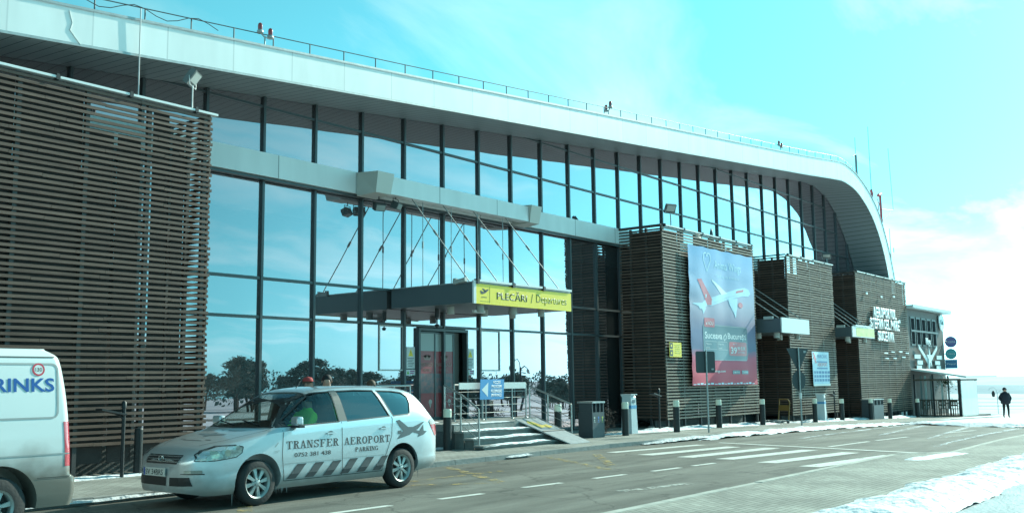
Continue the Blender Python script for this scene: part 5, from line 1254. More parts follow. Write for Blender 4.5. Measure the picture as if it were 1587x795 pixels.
# glass: darker at the back, clear in front
def car_glass(name, tr, refl):
    m = bpy.data.materials.new(name); m.use_nodes = True; t = m.node_tree; t.nodes.clear(); o = t.nodes.new('ShaderNodeOutputMaterial')
    a = t.nodes.new('ShaderNodeBsdfTransparent'); a.inputs[0].default_value = (*tr, 1); g = t.nodes.new('ShaderNodeBsdfGlossy'); g.inputs['Roughness'].default_value = .01; g.inputs['Color'].default_value = (.75, .85, .9, 1)
    fr = t.nodes.new('ShaderNodeFresnel'); fr.inputs[0].default_value = 1.5; ad = t.nodes.new('ShaderNodeMath'); ad.operation = 'ADD'; t.links.new(fr.outputs[0], ad.inputs[0]); ad.inputs[1].default_value = refl
    mx = t.nodes.new('ShaderNodeMixShader'); t.links.new(ad.outputs[0], mx.inputs[0]); t.links.new(a.outputs[0], mx.inputs[1]); t.links.new(g.outputs[0], mx.inputs[2]); t.links.new(mx.outputs[0], o.inputs[0])
    co = t.nodes.new('ShaderNodeTexCoord'); n = t.nodes.new('ShaderNodeTexNoise'); n.inputs['Scale'].default_value = 3; mpn = t.nodes.new('ShaderNodeMapping'); mpn.inputs['Scale'].default_value = (.3, .3, 3); t.links.new(co.outputs['Object'], mpn.inputs[0]); t.links.new(mpn.outputs[0], n.inputs[0])
    bp = t.nodes.new('ShaderNodeBump'); bp.inputs['Strength'].default_value = .12; bp.inputs['Distance'].default_value = .02; t.links.new(n.outputs[0], bp.inputs['Height']); t.links.new(bp.outputs[0], g.inputs['Normal'])
    MATS[name] = m; return m
CG = car_glass('clear_car_glass', (.80, .90, .86), .05); TG = car_glass('tinted_car_glass', (.05, .07, .07), .14)
TRIM = mat('black_trim', (.018, .02, .022), .35)
for s_ in (-1, 1):
    cpoly([WIN['driver']], 'front_side_window', CG, body, -.012, .06, s_)
    cpoly([WIN['rear']], 'rear_side_window', TG, body, -.012, .06, s_)
    cpoly([WIN['quarter']], 'quarter_window', TG, body, -.012, .06, s_)
    cpoly([[(2.492, 1.118), (2.645, 1.122), (2.60, 1.595), (2.475, 1.59)]], 'door_pillar', mat('pillar_grey', (.06, .075, .075), .4), body, .004, .06, s_)
    cpoly([[(1.32, 1.065), (1.50, 1.20), (1.50, 1.092)]], 'mirror_sail', TRIM, body, .005, .06, s_)
    for k_, nm in (('driver', 0), ('rear', 1), ('quarter', 2)):
        pl_ = WIN[k_]; cpoly(stroke(pl_+[pl_[0]], .016), 'window_seal', TRIM, body, .003, .08, s_)
bm_build(cut_bm(polys_bm([ws]), .06), lambda u, v, d: (u, v, ztop(u, v)-.008), 'windscreen', CG, body, smooth=True)
bm_build(cut_bm(polys_bm(stroke(ws+[ws[0]], .03)), .06), lambda u, v, d: (u, v, ztop(u, v)+.003), 'windscreen_seal', TRIM, body)
# interior
b = MB(); b.box(1.45, 4.35, -.78, .78, .425, .45); b.add([(1.3, -.72, .98), (1.3, .72, .98), (1.72, .74, 1.0), (1.72, -.74, 1.0), (1.74, .74, .7), (1.74, -.74, .7)], [(0,3,2,1),(3,5,4,2)]); b.build('dashboard', mat('dark_plastic', (.03, .033, .035), .7), car)
SEAT = mat('seat_fabric', (.05, .055, .06), .9)
def seat(x, y, name='seat'):
    b = MB(); b.cbox((x, y, .70), (.5, .48, .16)); b.cbox((x+.28, y, 1.02), (.14, .46, .60), rot=Matrix.Rotation(R(12), 3, 'Y')); b.cbox((x+.36, y, 1.40), (.09, .24, .17)); b.build(name, SEAT, car)
for x, y in ((2.25, -.38), (2.25, .38), (3.15, -.38), (3.15, .38)): seat(x, y)
b = MB(); cc = Vector((1.86, -.38, 1.02)); ax = Vector((-.5, 0, .86)); u_ = Vector((0, 1, 0)); w__ = ax.cross(u_).normalized()
b.tube([tuple(cc+(u_*math.cos(a)+w__*math.sin(a))*.185) for a in [i*math.pi/10 for i in range(21)]], .015, 6); b.tube([tuple(cc-u_*.18), tuple(cc+u_*.18)], .014, 6); b.build('steering_wheel', BLACK, car)
# wheels
TY_ = mat('tyre_rubber', (.025, .027, .028), .8, bump=.2, bscale=30); RIMM = mat('alloy_rim', (.42, .45, .44), .4, .35)
def wheel_parts(x, y, s_, parent, r=WRAD, rr=.215, w=.19, spokes=8):
    b = MB(); prof = [(rr, -w/2), (r-.03, -w/2), (r-.006, -w/2+.025), (r, 0), (r-.006, w/2-.025), (r-.03, w/2), (rr, w/2)]
    b.lathe(prof, (x, y, r), 44, axis='y'); t_ = b.build('tyre', TY_, parent, fix=True)
    b = MB(); b.lathe([(rr+.004, s_*(w/2-.01)), (rr-.02, s_*(w/2-.02)), (rr-.028, s_*(w/2-.05)), (rr-.03, -s_*w/2)], (x, y, r), 40, axis='y')
    yo = s_*(w/2-.035)
    for i in range(spokes):
        a = 2*math.pi*i/spokes+.2; d = Vector((math.cos(a), 0, math.sin(a))); n_ = Vector((-math.sin(a), 0, math.cos(a))); c = Vector((x, y+yo, r))
        p = [c+d*.05-n_*.016, c+d*.05+n_*.016, c+d*(rr-.02)+n_*.03, c+d*(rr-.02)-n_*.03]; q = [v-Vector((0, s_*.035, 0)) for v in p]
        p[0] += Vector((0, s_*.012, 0)); p[1] += Vector((0, s_*.012, 0)); b.add([tuple(v) for v in p+q], [(0,1,2,3),(7,6,5,4),(0,4,5,1),(1,5,6,2),(2,6,7,3),(3,7,4,0)])
    b.lathe([(0, yo+s_*.018), (.04, yo+s_*.016), (.068, yo+s_*.004), (.07, yo-s_*.03)], (x, y, r), 20, axis='y'); 
    b.build('rim', RIMM, t_, fix=True)
    b = MB(); b.lathe([(0, yo-s_*.05), (rr-.04, yo-s_*.05)], (x, y, r), 24, axis='y')
    for i in range(5): a = 2*math.pi*i/5; b.cyl((x+.045*math.cos(a), y+yo, r+.045*math.sin(a)), (x+.045*math.cos(a), y+yo+s_*.022, r+.045*math.sin(a)), .008, n=6)
    b.build('brake_disc', mat('brake_dark', (.03, .03, .03), .8), t_, fix=True)
for x in (WF, WR):
    for s_ in (-1, 1): wheel_parts(x, s_*.775, s_, car)
b = MB(); b.box(.45, 4.5, -.56, .56, .20, .42); b.build('underbody', BLACK, car)
# wheel arch lips
# lamps, grille, plate
def front_x(y, z):
    lo, hi = 0, 1.2
    if car_h(0, z) >= abs(y) and z <= ZR(0): return 0
    for _ in range(26):
        m_ = (lo+hi)/2
        if z <= ZR(m_) and car_h(m_, z) >= abs(y): hi = m_
        else: lo = m_
    return hi
def fr(polys, name, m, off=.004, p=body, step=.05): return bm_build(cut_bm(polys_bm(polys), step), lambda u, v, d: (front_x(u, v)-off-d, u*(1+off*.5), v), name, m, p)
LGT = mat('headlamp_glass', (.42, .46, .44), .06, .35, var=.35, vscale=22, coat=1); LGD = mat('headlamp_inner', (.62, .62, .52), .1, .6)
for s_ in (-1, 1):
    hl = [(.09, .665), (.13, .745), (.22, .80), (.40, .855), (.60, .865), (.71, .835), (.69, .755), (.60, .70), (.30, .665)]
    q = cpoly([hl], 'headlight', LGT, body, .006, .05, s_); cpoly(stroke(hl+[hl[0]], .012), 'headlight_seal', TRIM, body, .007, .06, s_)
    cpoly([circ(.30, .745, .055, 16)], 'reflector', LGD, q, .009, .05, s_); cpoly([circ(.47, .765, .045, 16)], 'reflector', LGD, q, .009, .05, s_)
    tl = [(4.52, 1.05), (4.60, 1.10), (4.70, 1.06), (4.78, .90), (4.79, .80), (4.70, .80), (4.60, .92)]
    q = cpoly([tl], 'tail_light', mat('tail_lamp_red', (.50, .04, .05), .12, coat=1), body, .006, .05, s_)
    cpoly([[(4.52, 1.05), (4.60, 1.10), (4.70, 1.06), (4.73, 1.0), (4.56, .99)]], 'clear_lens', mat('tail_lamp_clear', (.55, .50, .48), .15), q, .009, .05, s_)
    fr([[(s_*.50, .50), (s_*.72, .50), (s_*.72, .545), (s_*.50, .54)]], 'fog_light', mat('fog_lens', (.35, .38, .36), .1, .4), .008)
    fr([[(s_*.44, .49), (s_*.74, .485), (s_*.74, .50), (s_*.44, .498)]], 'fog_surround', TRIM, .006)
gr = fr([[(-.40, .745), (.40, .745), (.36, .625), (-.36, .625)]], 'grille', BLACK, .008)
for z in (.655, .69, .725): fr([[(-.39, z-.006), (.39, z-.006), (.39, z+.007), (-.39, z+.007)]], 'grille_bar', mat('grille_chrome', (.45, .48, .48), .25, .8), .014, gr)
b = MB(); b.tube([(front_x(0, .69)-.024, .062*math.cos(a), .69+.042*math.sin(a)) for a in [i*math.pi/8 for i in range(17)]], .006, 6); b.tube([(front_x(0, .69)-.025, .025*math.cos(a), .695+.036*math.sin(a)) for a in [i*math.pi/8 for i in range(17)]], .004, 6); b.build('badge', MATS['grille_chrome'], gr)
fr([[(-.62, .335), (-.20, .325), (-.20, .44), (-.58, .45)], [(-.12, .325), (.58, .335), (.54, .45), (-.12, .44)]], 'lower_intake', BLACK, .006)
b = MB(); px_ = front_x(.12, .5)-.03; b.box(px_-.008, px_, -.14, .38, .455, .565); npl = b.build('number_plate', mat('plate_white', (.55, .58, .56), .4), body); npl['label'] = 'number plate reading SV 34BRS'
b = MB(); b.box(px_-.010, px_-.0085, .345, .378, .457, .563); b.build('plate_band', mat('plate_blue', (.03, .08, .35), .5), npl)
bm_build(text_bm('SV 34BRS', .42, .075, .004), lambda u, v, d: (px_-.0095-d, .33-u, v+.472), 'lettering', DTEXT, npl, thick=.001)
# door lines, handles, sill
LN = mat('panel_gap', (.06, .07, .07), .8)
for s_ in (-1, 1):
    cpoly(stroke([(1.40, 1.03), (1.38, .7), (1.42, .31)], .010)+stroke([(2.53, 1.11), (2.54, .31)], .010)+stroke([(3.62, 1.12), (3.60, .85), (3.50, .62), (3.42, .45), (3.40, .31)], .010)+stroke([(1.42, .31), (3.40, .31)], .010)+stroke([(3.62, 1.12), (3.60, 1.16)], .01), 'door_gap', LN, body, .003, .1, s_)
    cpoly([rect(1.43, .545, 2.52, .556), rect(2.55, .555, 3.44, .566)], 'body_crease', mat('crease_shadow', (.40, .43, .44), .4, .3), body, .003, .12, s_)
    for x, z in ((2.30, .95), (3.42, .975)):
        b = MB(); y_ = s_*(car_h(x, z)+.02); b.cbox((x, y_, z), (.17, .022, .026)); b.cyl((x-.07, y_, z), (x-.07, y_-s_*.03, z), .012, n=8); b.cyl((x+.07, y_, z), (x+.07, y_-s_*.03, z), .012, n=8); b.build('door_handle', PAINT, body)
        cpoly([circ(x+.0, z+.004, .055, 16, rz=.03)], 'handle_recess', mat('recess_grey', (.10, .12, .12), .6), body, .003, .1, s_)
    b = MB(); m0 = s_*(car_h(1.55, 1.1)+.02)
    b.cbox((1.60, m0+s_*.10, 1.155), (.11, .20, .135), rot=Matrix.Rotation(R(6*s_), 3, 'Z')); q = b.build('wing_mirror', PAINT, body)
    md = q.modifiers.new('bev', 'BEVEL'); md.width = .035; md.segments = 3
    b = MB(); b.box(1.56, 1.66, min(m0-s_*.03, m0+s_*.2), max(m0-s_*.03, m0+s_*.2), 1.06, 1.092); b.build('mirror_foot', TRIM, q)
# stripes along the sill
GREYD = mat('decal_grey', (.065, .07, .075), .5)
for i in range(6):
    x = 1.46+i*.345; w_ = .17; zt = .535 if x < 2.4 else .545; sh = .20
    pol = [(x, .33), (x+w_, .33), (min(x+w_+sh, 3.52), zt), (x+sh, zt)]; cpoly([pol], 'sill_stripe', GREYD, body, .0045, .1)
# slab-serif lettering built from strokes
def G(c):
    S_ = []; W = .20; T_ = .10; s = .09
    def R_(a, b_, c_, d): S_.append(rect(a, b_, c_, d))
    def bowl(cx, cz, rx, rz, wv, a0, a1, n=12):
        for i in range(n):
            t0, t1 = R(a0+(a1-a0)*i/n), R(a0+(a1-a0)*(i+1)/n)
            f1 = lambda t, k: (cx+(rx-(wv if k else 0))*math.cos(t), cz+(rz-(T_ if k else 0))*math.sin(t)); S_.append([f1(t0, 0), f1(t1, 0), f1(t1, 1), f1(t0, 1)])
    if c == 'T': R_(.38, 0, .60, 1); R_(.24, 0, .74, s); R_(.04, 1-s, .94, 1); R_(.04, .70, .12, 1); R_(.86, .70, .94, 1)
    if c in 'RPK EFI': 
        if c != ' ': R_(.14, 0, .36, 1); R_(.02, 0, .50, s); R_(.02, 1-s, .50, 1)
    if c == 'R': bowl(.42, .76, .42, .24, W, -90, 90); R_(.3, 1-s, .45, 1); R_(.3, .50, .45, .58); S_.append([(.46, .52), (.66, .52), (.90, 0), (.68, 0)]); R_(.66, 0, 1.0, s)
    if c == 'P': bowl(.42, .73, .44, .27, W, -90, 90); R_(.3, 1-s, .45, 1); R_(.3, .46, .45, .55)
    if c == 'K': S_.append([(.34, .42), (.76, .95), (.88, .95), (.42, .38)]); S_.append([(.42, .52), (.58, .64), (.94, .05), (.70, .05)]); R_(.62, 1-s, 1.0, 1); R_(.60, 0, 1.0, s)
    if c == 'A': S_.append([(.12, 0), (.22, 0), (.52, .96), (.44, 1)]); S_.append([(.44, 1), (.58, 1), (.92, 0), (.68, 0)]); R_(.24, .28, .78, .37); R_(0, 0, .34, s); R_(.58, 0, 1.0, s)
    if c == 'N': R_(.12, 0, .22, 1); R_(.78, 0, .88, 1); S_.append([(.10, 1), (.34, 1), (.88, 0), (.70, 0)]); R_(0, 0, .36, s); R_(.62, 1-s, 1.0, 1); R_(0, 1-s, .2, 1)
    if c == 'S': bowl(.47, .74, .37, .26, .17, 20, 270); bowl(.47, .26, .40, .26, .17, -160, 90); R_(.76, .68, .86, 1); R_(.06, 0, .16, .32)
    if c == 'F': R_(.3, 1-s, .86, 1); R_(.78, .68, .86, 1); R_(.3, .48, .62, .56); R_(.58, .38, .66, .66)
    if c == 'E': R_(.3, 1-s, .86, 1); R_(.78, .70, .86, 1); R_(.3, .48, .62, .56); R_(.58, .38, .66, .66); R_(.3, 0, .90, s); R_(.82, 0, .90, .30)
    if c == 'O': bowl(.5, .5, .46, .51, W, 0, 360, 24)
    if c == 'G': bowl(.5, .5, .46, .51, W, 45, 360, 20); R_(.70, .05, .90, .45); R_(.58, .40, .98, .48); R_(.80, .68, .88, .96)
    if c == 'I': pass
    return S_
def serif(txt, x, z, w, h, m):
    wd = {' ': .5, 'I': .55}; tot = sum(wd.get(c, 1.06) for c in txt); k = w/tot; px = x; out = []
    for c in txt:
        cw = wd.get(c, 1.06)*k
        for j, p in enumerate(G(c)): out.append([(px+a*k*.98, z+b_*h) for a, b_ in p])
        px += cw
    bm = bmesh.new()
    for p in out: bm.faces.new([bm.verts.new((a, b_, 0)) for a, b_ in p])
    return bm_build(bm, side(.0052), 'lettering', m, body)
q = serif('TRANSFER', 1.45, .755, 1.02, .115, GREYD); serif('AEROPORT', 2.57, .755, 1.0, .115, GREYD); serif('PARKING', 2.80, .64, .50, .07, GREYD)
ctext('0752 381 438', 1.60, .635, .70, .062, GREYD, .012)
cpoly(stroke([(1.25, .80), (1.31, .86)], .012)+stroke([(1.24, .74), (1.33, .745)], .008)+stroke([(1.24, .72), (1.30, .722)], .008), 'small_emblem', mat('decal_pale', (.36, .38, .38), .5), body)
# plane decal on the rear wing
pd = [[(3.70, 1.085), (3.78, 1.10), (3.98, .975), (4.10, .97), (4.40, 1.055), (4.32, 1.0), (4.22, .93), (4.12, .90), (4.02, .845), (3.80, .80), (3.72, .79), (3.80, .86), (3.86, .915), (3.78, .99)],
      [(4.12, .93), (4.26, .90), (4.36, 1.0), (4.37, .90), (4.46, .885), (4.36, .83), (4.22, .80), (4.24, .85), (4.10, .88)], [(3.74, .92), (3.82, .93), (3.84, .86), (3.74, .87)]]
cpoly(pd, 'aeroplane_decal', mat('decal_plane', (.10, .13, .145), .5), body, .0048, .08)
# bonnet decal
bm_build(polys_bm([[(.66, .02), (.74, .07), (.80, .33), (.85, .34), (.84, .07), (.92, .0), (.84, -.06), (.85, -.30), (.80, -.29), (.74, -.05)]]), lambda u, v, d: (u, v, ztop(u, v)+.004), 'aeroplane_decal', MATS['decal_plane'], body)
bm_build(polys_bm([rect(.52, -.36, .545, .36), rect(.47, -.22, .49, .22)]), lambda u, v, d: (u, v, ztop(u, v)+.004), 'lettering', GREYD, body)
bm_build(cut_bm(polys_bm(stroke([(.30, -.42), (.60, -.60), (1.22, -.74)], .009)+stroke([(.30, .42), (.60, .60), (1.22, .74)], .009)), .08), lambda u, v, d: (u, v, ztop(u, v)+.003), 'bonnet_gap', LN, body)
b = MB(); b.tube([(1.30, -.45, 1.10), (1.38, .05, 1.165)], .010, 5); b.tube([(1.30, .15, 1.10), (1.38, .58, 1.15)], .010, 5); b.build('wiper', BLACK, body)
b = MB(); b.cyl((2.35, 0, 1.63), (2.5, 0, 1.80), .006, .003, 5); b.build('aerial', BLACK, body)
b = MB()
for i in range(10): x = 1.28+.02*i*(1+.3*(i % 3)); b.cyl((x, -.80, .24), (x+.01, -.80, .24-.05-.03*(i % 3)), .010, .001, 5)
b.cyl((.62, -.76, .2), (.62, -.76, .04), .006, .001, 5); b.cyl((4.30, -.80, .28), (4.31, -.80, .12), .007, .001, 5); ic = b.build('icicles', mat('dirty_ice', (.35, .38, .38), .3), car); ic['kind'] = 'stuff'

# ================================================================ white panel van
van = thing('panel_van', (6.46, 12.6, 0), 'white panel van with blue lettering and dirty lower sides, cut by the left edge', 'van')
VW = interp([(.30, .97), (.5, 1.0), (.9, 1.0), (1.3, .985), (1.7, .945), (2.0, .905), (2.08, .87), (2.13, .80)])
VR = interp([(.30, .03), (.42, .0), (.62, .0), (.66, .06), (1.0, .08), (1.5, .12), (1.9, .18), (2.04, .22), (2.13, .34)])    # rear end offset
VF = interp([(.30, 5.35), (.5, 5.45), (.9, 5.40), (1.05, 5.2), (1.2, 4.6), (1.6, 4.15), (2.0, 3.75), (2.13, 3.45)])
VL = [.30, .36, .45, .55, .615, .64, .66, .7, .85, 1.0, 1.1, 1.2, 1.35, 1.5, 1.65, 1.8, 1.92, 2.0, 2.04, 2.07, 2.10, 2.125, 2.14]
vs = []; K = 0
for z in VL:
    w_, r0_, f0 = VW(min(z, 2.13)), VR(min(z, 2.13)), VF(min(z, 2.13)); rp_ = []
    for cx_, cy_, a, rad in ((-r0_-.10, w_-.10, 0, .10), (-f0+.5, w_-.5 if w_ > .5 else 0, 90, .5), (-f0+.5, -w_+.5, 180, .5), (-r0_-.10, -w_+.10, 270, .10)):
        for i in range(9): t_ = R(a+90*i/8); rp_.append((cx_+rad*math.cos(t_), cy_+rad*math.sin(t_)))
    K = len(rp_); vs += [(x, y, z) for x, y in rp_]
b = MB(); n = len(VL); b.add(vs, [(i*K+j, i*K+(j+1) % K, (i+1)*K+(j+1) % K, (i+1)*K+j) for i in range(n-1) for j in range(K)]+[tuple(reversed(range(K))), tuple((n-1)*K+j for j in range(K))], 0, True)
vb = tmp(b); cu2 = []
VWX, VWR = -.93, .345
for xw in (VWX, -4.55):
    for s_ in (-1, 1): c = MB(); c.cyl((xw, s_*.70, .36), (xw, s_*1.3, .36), .45, n=44); cu2.append(tmp(c))
vb = boolean(vb, cu2); vb.name = 'body'; vb.data.materials.clear()
vp = mat('van_white', (.66, .70, .70), .35, coat=.5); t = vp.node_tree; pb = t.nodes['Principled BSDF']
co = t.nodes.new('ShaderNodeTexCoord'); sx = t.nodes.new('ShaderNodeSeparateXYZ'); t.links.new(co.outputs['Object'], sx.inputs[0]); nn = t.nodes.new('ShaderNodeTexNoise'); nn.inputs['Scale'].default_value = 2.2; nn.inputs['Detail'].default_value = 7; t.links.new(co.outputs['Object'], nn.inputs[0])
am = t.nodes.new('ShaderNodeMath'); am.operation = 'MULTIPLY_ADD'; t.links.new(nn.outputs[0], am.inputs[0]); am.inputs[1].default_value = -.55; t.links.new(sx.outputs[2], am.inputs[2])
mr = t.nodes.new('ShaderNodeMapRange'); t.links.new(am.outputs[0], mr.inputs[0]); mr.inputs[1].default_value = .38; mr.inputs[2].default_value = .80; mr.inputs[3].default_value = 1; mr.inputs[4].default_value = 0
mx = t.nodes.new('ShaderNodeMixRGB'); t.links.new(mr.outputs[0], mx.inputs[0]); mx.inputs[1].default_value = (.66, .70, .70, 1); mx.inputs[2].default_value = (.15, .14, .12, 1); t.links.new(mx.outputs[0], pb.inputs['Base Color'])
mr2 = t.nodes.new('ShaderNodeMapRange'); t.links.new(mr.outputs[0], mr2.inputs[0]); mr2.inputs[3].default_value = .35; mr2.inputs[4].default_value = .85; t.links.new(mr2.outputs[0], pb.inputs['Roughness'])
vb.data.materials.append(vp)
for p in vb.data.polygons: p.use_smooth = True
try: vb.data.set_sharp_from_angle(angle=R(35))
except Exception: pass
vb.parent = van
vy = lambda u, v, off=0, s_=-1: s_*(VW(min(v, 2.13))+off)
def vpoly(polys, name, m, off=.004, p=vb, s_=-1): return bm_build(cut_bm(polys_bm(polys), .12), lambda u, v, d: (u, vy(u, v, off, s_), v), name, m, p)
VG = mat('van_groove', (.36, .38, .38), .6)
for s_ in (-1, 1):
    rp_ = rrect(-2.15, 1.33, -.27, 1.96, .07); vpoly(stroke(rp_+[rp_[0]], .022), 'pressed_groove', VG, .004, vb, s_)
    rp_ = rrect(-3.75, 1.18, -2.3, 1.92, .10); vpoly(stroke(rp_+[rp_[0]], .022), 'pressed_groove', VG, .004, vb, s_)
    vpoly([rect(-4.0, 2.035, -.30, 2.048)], 'gutter', MATS['panel_gap'], .006, vb, s_)
    vpoly([rect(-4.2, .90, -.12, .915)], 'pressed_groove', VG, .004, vb, s_)
    vpoly([rect(-.50, .635, -.1, .645)], 'bumper_gap', LN, .005, vb, s_)
    vpoly([[(-4.55, 1.15), (-3.95, 1.15), (-3.95, 1.80), (-4.1, 1.80)]], 'side_window', TG, .006, vb, s_)
    q = bm_build(cut_bm(polys_bm([rect(0, .76, .25, 1.28)]), .04), lambda u, v, d: (-VR(v)-.10+.104*math.cos(R(-90*u/.25)), s_*(VW(v)-.10+.104*abs(math.sin(R(-90*u/.25)))), v), 'tail_light', mat('van_tail_red', (.55, .05, .07), .2, coat=1), vb, smooth=True)
VB = mat('van_letter_blue', (.01, .10, .36), .4)
bm_build(text_bm('BRINKS', .86, .16, .02), lambda u, v, d: (u-1.17, vy(0, v+1.635, .005), v+1.635), 'lettering', VB, vb)
bm_build(polys_bm(ring(0, 0, .055, .075, 24)), lambda u, v, d: (u-.50, vy(0, v+1.895, .006), v+1.895), 'speed_limit_sticker', mat('sticker_red', (.6, .05, .08), .4), vb)
bm_build(polys_bm([circ(0, 0, .055, 20)]), lambda u, v, d: (u-.50, vy(0, v+1.895, .005), v+1.895), 'sticker_face', WHITE, vb)
bm_build(text_bm('130', .08, .045, .003), lambda u, v, d: (u-.54, vy(0, v+1.872, .008), v+1.872), 'lettering', DTEXT, vb)
b = MB(); b.box(-5.0, -.3, -.7, .7, .28, .5); b.build('underbody', BLACK, van)
for xw in (VWX, -4.55):
    for s_ in (-1, 1): wheel_parts(xw, s_*.87, s_, van, VWR, .20, .21, 6)
b = MB(); b.add([(-5.21, -.7, 1.12), (-5.21, .7, 1.12), (-4.02, .62, 1.95), (-4.02, -.62, 1.95)], [(0,1,2,3)]); wsv = b.build('windscreen', TG, vb)
b = MB(); b.box(-.02-.10, -.0, -.9, .9, .31, .60); b.build('bumper', mat('bumper_grey', (.28, .30, .29), .6, var=.2), vb)

# ================================================================ people
def skin_mesh(V, Eg, rad, root, sub=2):
    me = bpy.data.meshes.new('s'); me.from_pydata(V, Eg, []); o = bpy.data.objects.new('s', me); col.objects.link(o)
    o.modifiers.new('k', 'SKIN'); sv = me.skin_vertices[0].data
    for i, r_ in enumerate(rad):
        sv[i].radius = (r_, r_) if not isinstance(r_, tuple) else r_; sv[i].use_root = (i == root)
    m_ = o.modifiers.new('u', 'SUBSURF'); m_.levels = sub; m_.render_levels = sub
    bpy.context.view_layer.update(); dg = bpy.context.evaluated_depsgraph_get(); out = bpy.data.meshes.new_from_object(o.evaluated_get(dg)); bpy.data.objects.remove(o)
    return out
SKINC = mat('skin', (.42, .24, .18), .6)
def person(loc, rz, label, top, legs_, hair, h=1.76, walk=0, hood=False, cat='person', arms='down', cap=None):
    t = thing('person', loc, label, cat, rz=rz); k = h/1.78
    V, Eg, Rr = [], [], []
    def add(p, r_, link_=None):
        V.append(tuple(c*k for c in p)); Rr.append(r_*k if not isinstance(r_, tuple) else (r_[0]*k, r_[1]*k))
        if link_ is not None: Eg.append((link_, len(V)-1))
        return len(V)-1
    pel = add((0, 0, .95), (.155, .12)); ch = add((0, -.01, 1.15), (.16, .125), pel); sh = add((0, 0, 1.38), (.17, .12), ch); nk = add((0, .0, 1.50), .062, sh); hd = add((0, -.015, 1.60), .085, nk); hd2 = add((0, -.015, 1.70), .088, hd)
    nose = add((0, -.105, 1.62), .018, hd)
    for s_ in (-1, 1):
        a = add((s_*.19, 0, 1.40), .085, sh)
        if arms == 'down': e = add((s_*.27, .03+.10*walk*s_, 1.13), .062, a); w_ = add((s_*.25, -.06+.12*walk*s_, .90), .045, e)
        elif arms == 'pockets': e = add((s_*.33, .07, 1.14), .075, a); w_ = add((s_*.22, -.08, .98), .058, e)
        else: e = add((s_*.25, -.12, 1.15), .06, a); w_ = add((s_*.15, -.36, 1.20), .042, e)
        pm = add(tuple(Vector(V[w_])/k+Vector((0, -.02, -.07)) if arms != 'wheel' else Vector(V[w_])/k+Vector((0, -.07, 0))), .036, w_)
        for j, (dx, dy, L_) in enumerate(((-.026, 0, .07), (-.008, 0, .085), (.010, 0, .08), (.027, 0, .062), (-.045, -.02, .045))):
            d = Vector((dx, dy-.01, -L_)) if arms != 'wheel' else Vector((dx, -L_, -.02)); add(tuple(Vector(V[pm])/k+d), .009, pm)
        hp = add((s_*.10, 0, .86), .10, pel); kn = add((s_*.11, -.05-.10*walk*s_, .48), .068, hp); an = add((s_*.11, .02-.22*walk*s_, .09), .048, kn); add((s_*.12, -.15-.22*walk*s_, .045), .042, an)
    me = skin_mesh(V, Eg, Rr, 0); o = link(me, 'body', t)
    for m_ in (top, legs_, SKINC, BLACK): me.materials.append(m_)
    for p in me.polygons:
        c = p.center/k; p.use_smooth = True
        p.material_index = 2 if c.z > 1.49 else 1 if c.z < .90 else 0
        if c.z < .11: p.material_index = 3
        if arms != 'pockets' and abs(c.x) > .20 and c.z < .90 and arms == 'down': p.material_index = 2
        if arms == 'wheel' and c.y < -.34: p.material_index = 2
    # eyes, ears
    for s_ in (-1, 1):
        b = MB(); b.lathe([(0, -.012), (.012, 0), (0, .012)], (s_*.032*k, -.092*k, 1.655*k), 8, axis='y'); b.build('eye', BLACK, o)
        b = MB(); b.lathe([(0, -.012), (.028, -.006), (.03, .006), (0, .012)], (s_*.094*k, -.01*k, 1.635*k), 8, axis='x'); b.build('ear', SKINC, o)
    b = MB(); prof = []
    rr_ = .118 if hood else .104
    for i in range(9): a = R(10*i*9/8-4 if not hood else -35+125*i/8); prof.append((rr_*math.cos(a)*k, rr_*1.08*math.sin(a)*k))
    prof[-1] = (0, prof[-1][1]); b.lathe(prof, (0, .012*k if not hood else .02*k, 1.665*k), 20); b.build('hood' if hood else 'hair', hair, t)
    if cap:
        b = MB(); b.lathe([(.108*k, .02), (.105*k, .05), (.08*k, .095), (0, .115)], (0, 0, 1.68*k), 20); b.add([(-.08, -.08, 1.70*k), (.08, -.08, 1.70*k), (.05, -.19, 1.695*k), (-.05, -.19, 1.695*k)], [(0,1,2,3)]); b.build('cap', cap, t)
    if arms == 'pockets':       # padded jacket
        b = MB(); b.lathe([(.19*k, .80*k), (.26*k, .84*k), (.275*k, 1.05*k), (.26*k, 1.25*k), (.24*k, 1.38*k), (.15*k, 1.47*k), (.11*k, 1.54*k)], (0, 0, 0), 20); q = b.build('jacket', top, t)
        for v in q.data.vertices: v.co.y *= .72
    return t
NAVY = mat('navy_jacket', (.012, .016, .028), .8); BLKC = mat('black_cloth', (.012, .014, .016), .9); JEAN = mat('dark_jeans', (.03, .04, .06), .9)
person((59.0, 12.25, GZ(59)+.05), R(-62), 'person in a dark padded jacket with the hood up walking away across the snow', NAVY, BLKC, NAVY, 1.60, .5, True, arms='pockets')
HAIRD = mat('dark_hair', (.015, .012, .012), .7); HAIRB = mat('brown_hair', (.09, .05, .03), .7); REDC = mat('red_cap', (.42, .05, .05), .8)
person((13.72, 15.9, .06), R(20), 'person in a red cap standing behind the silver car, left of the dark-haired person', mat('red_coat', (.25, .04, .04), .8), JEAN, HAIRB, 1.78, 0, cap=REDC)
person((14.05, 15.7, .06), R(-40), 'dark-haired person standing behind the silver car next to the red cap', NAVY, JEAN, HAIRD, 1.84)
person((15.5, 15.9, .06), R(150), 'brown-haired person standing alone behind the silver car\'s roof', mat('grey_coat', (.10, .10, .10), .8), JEAN, HAIRB, 1.73)
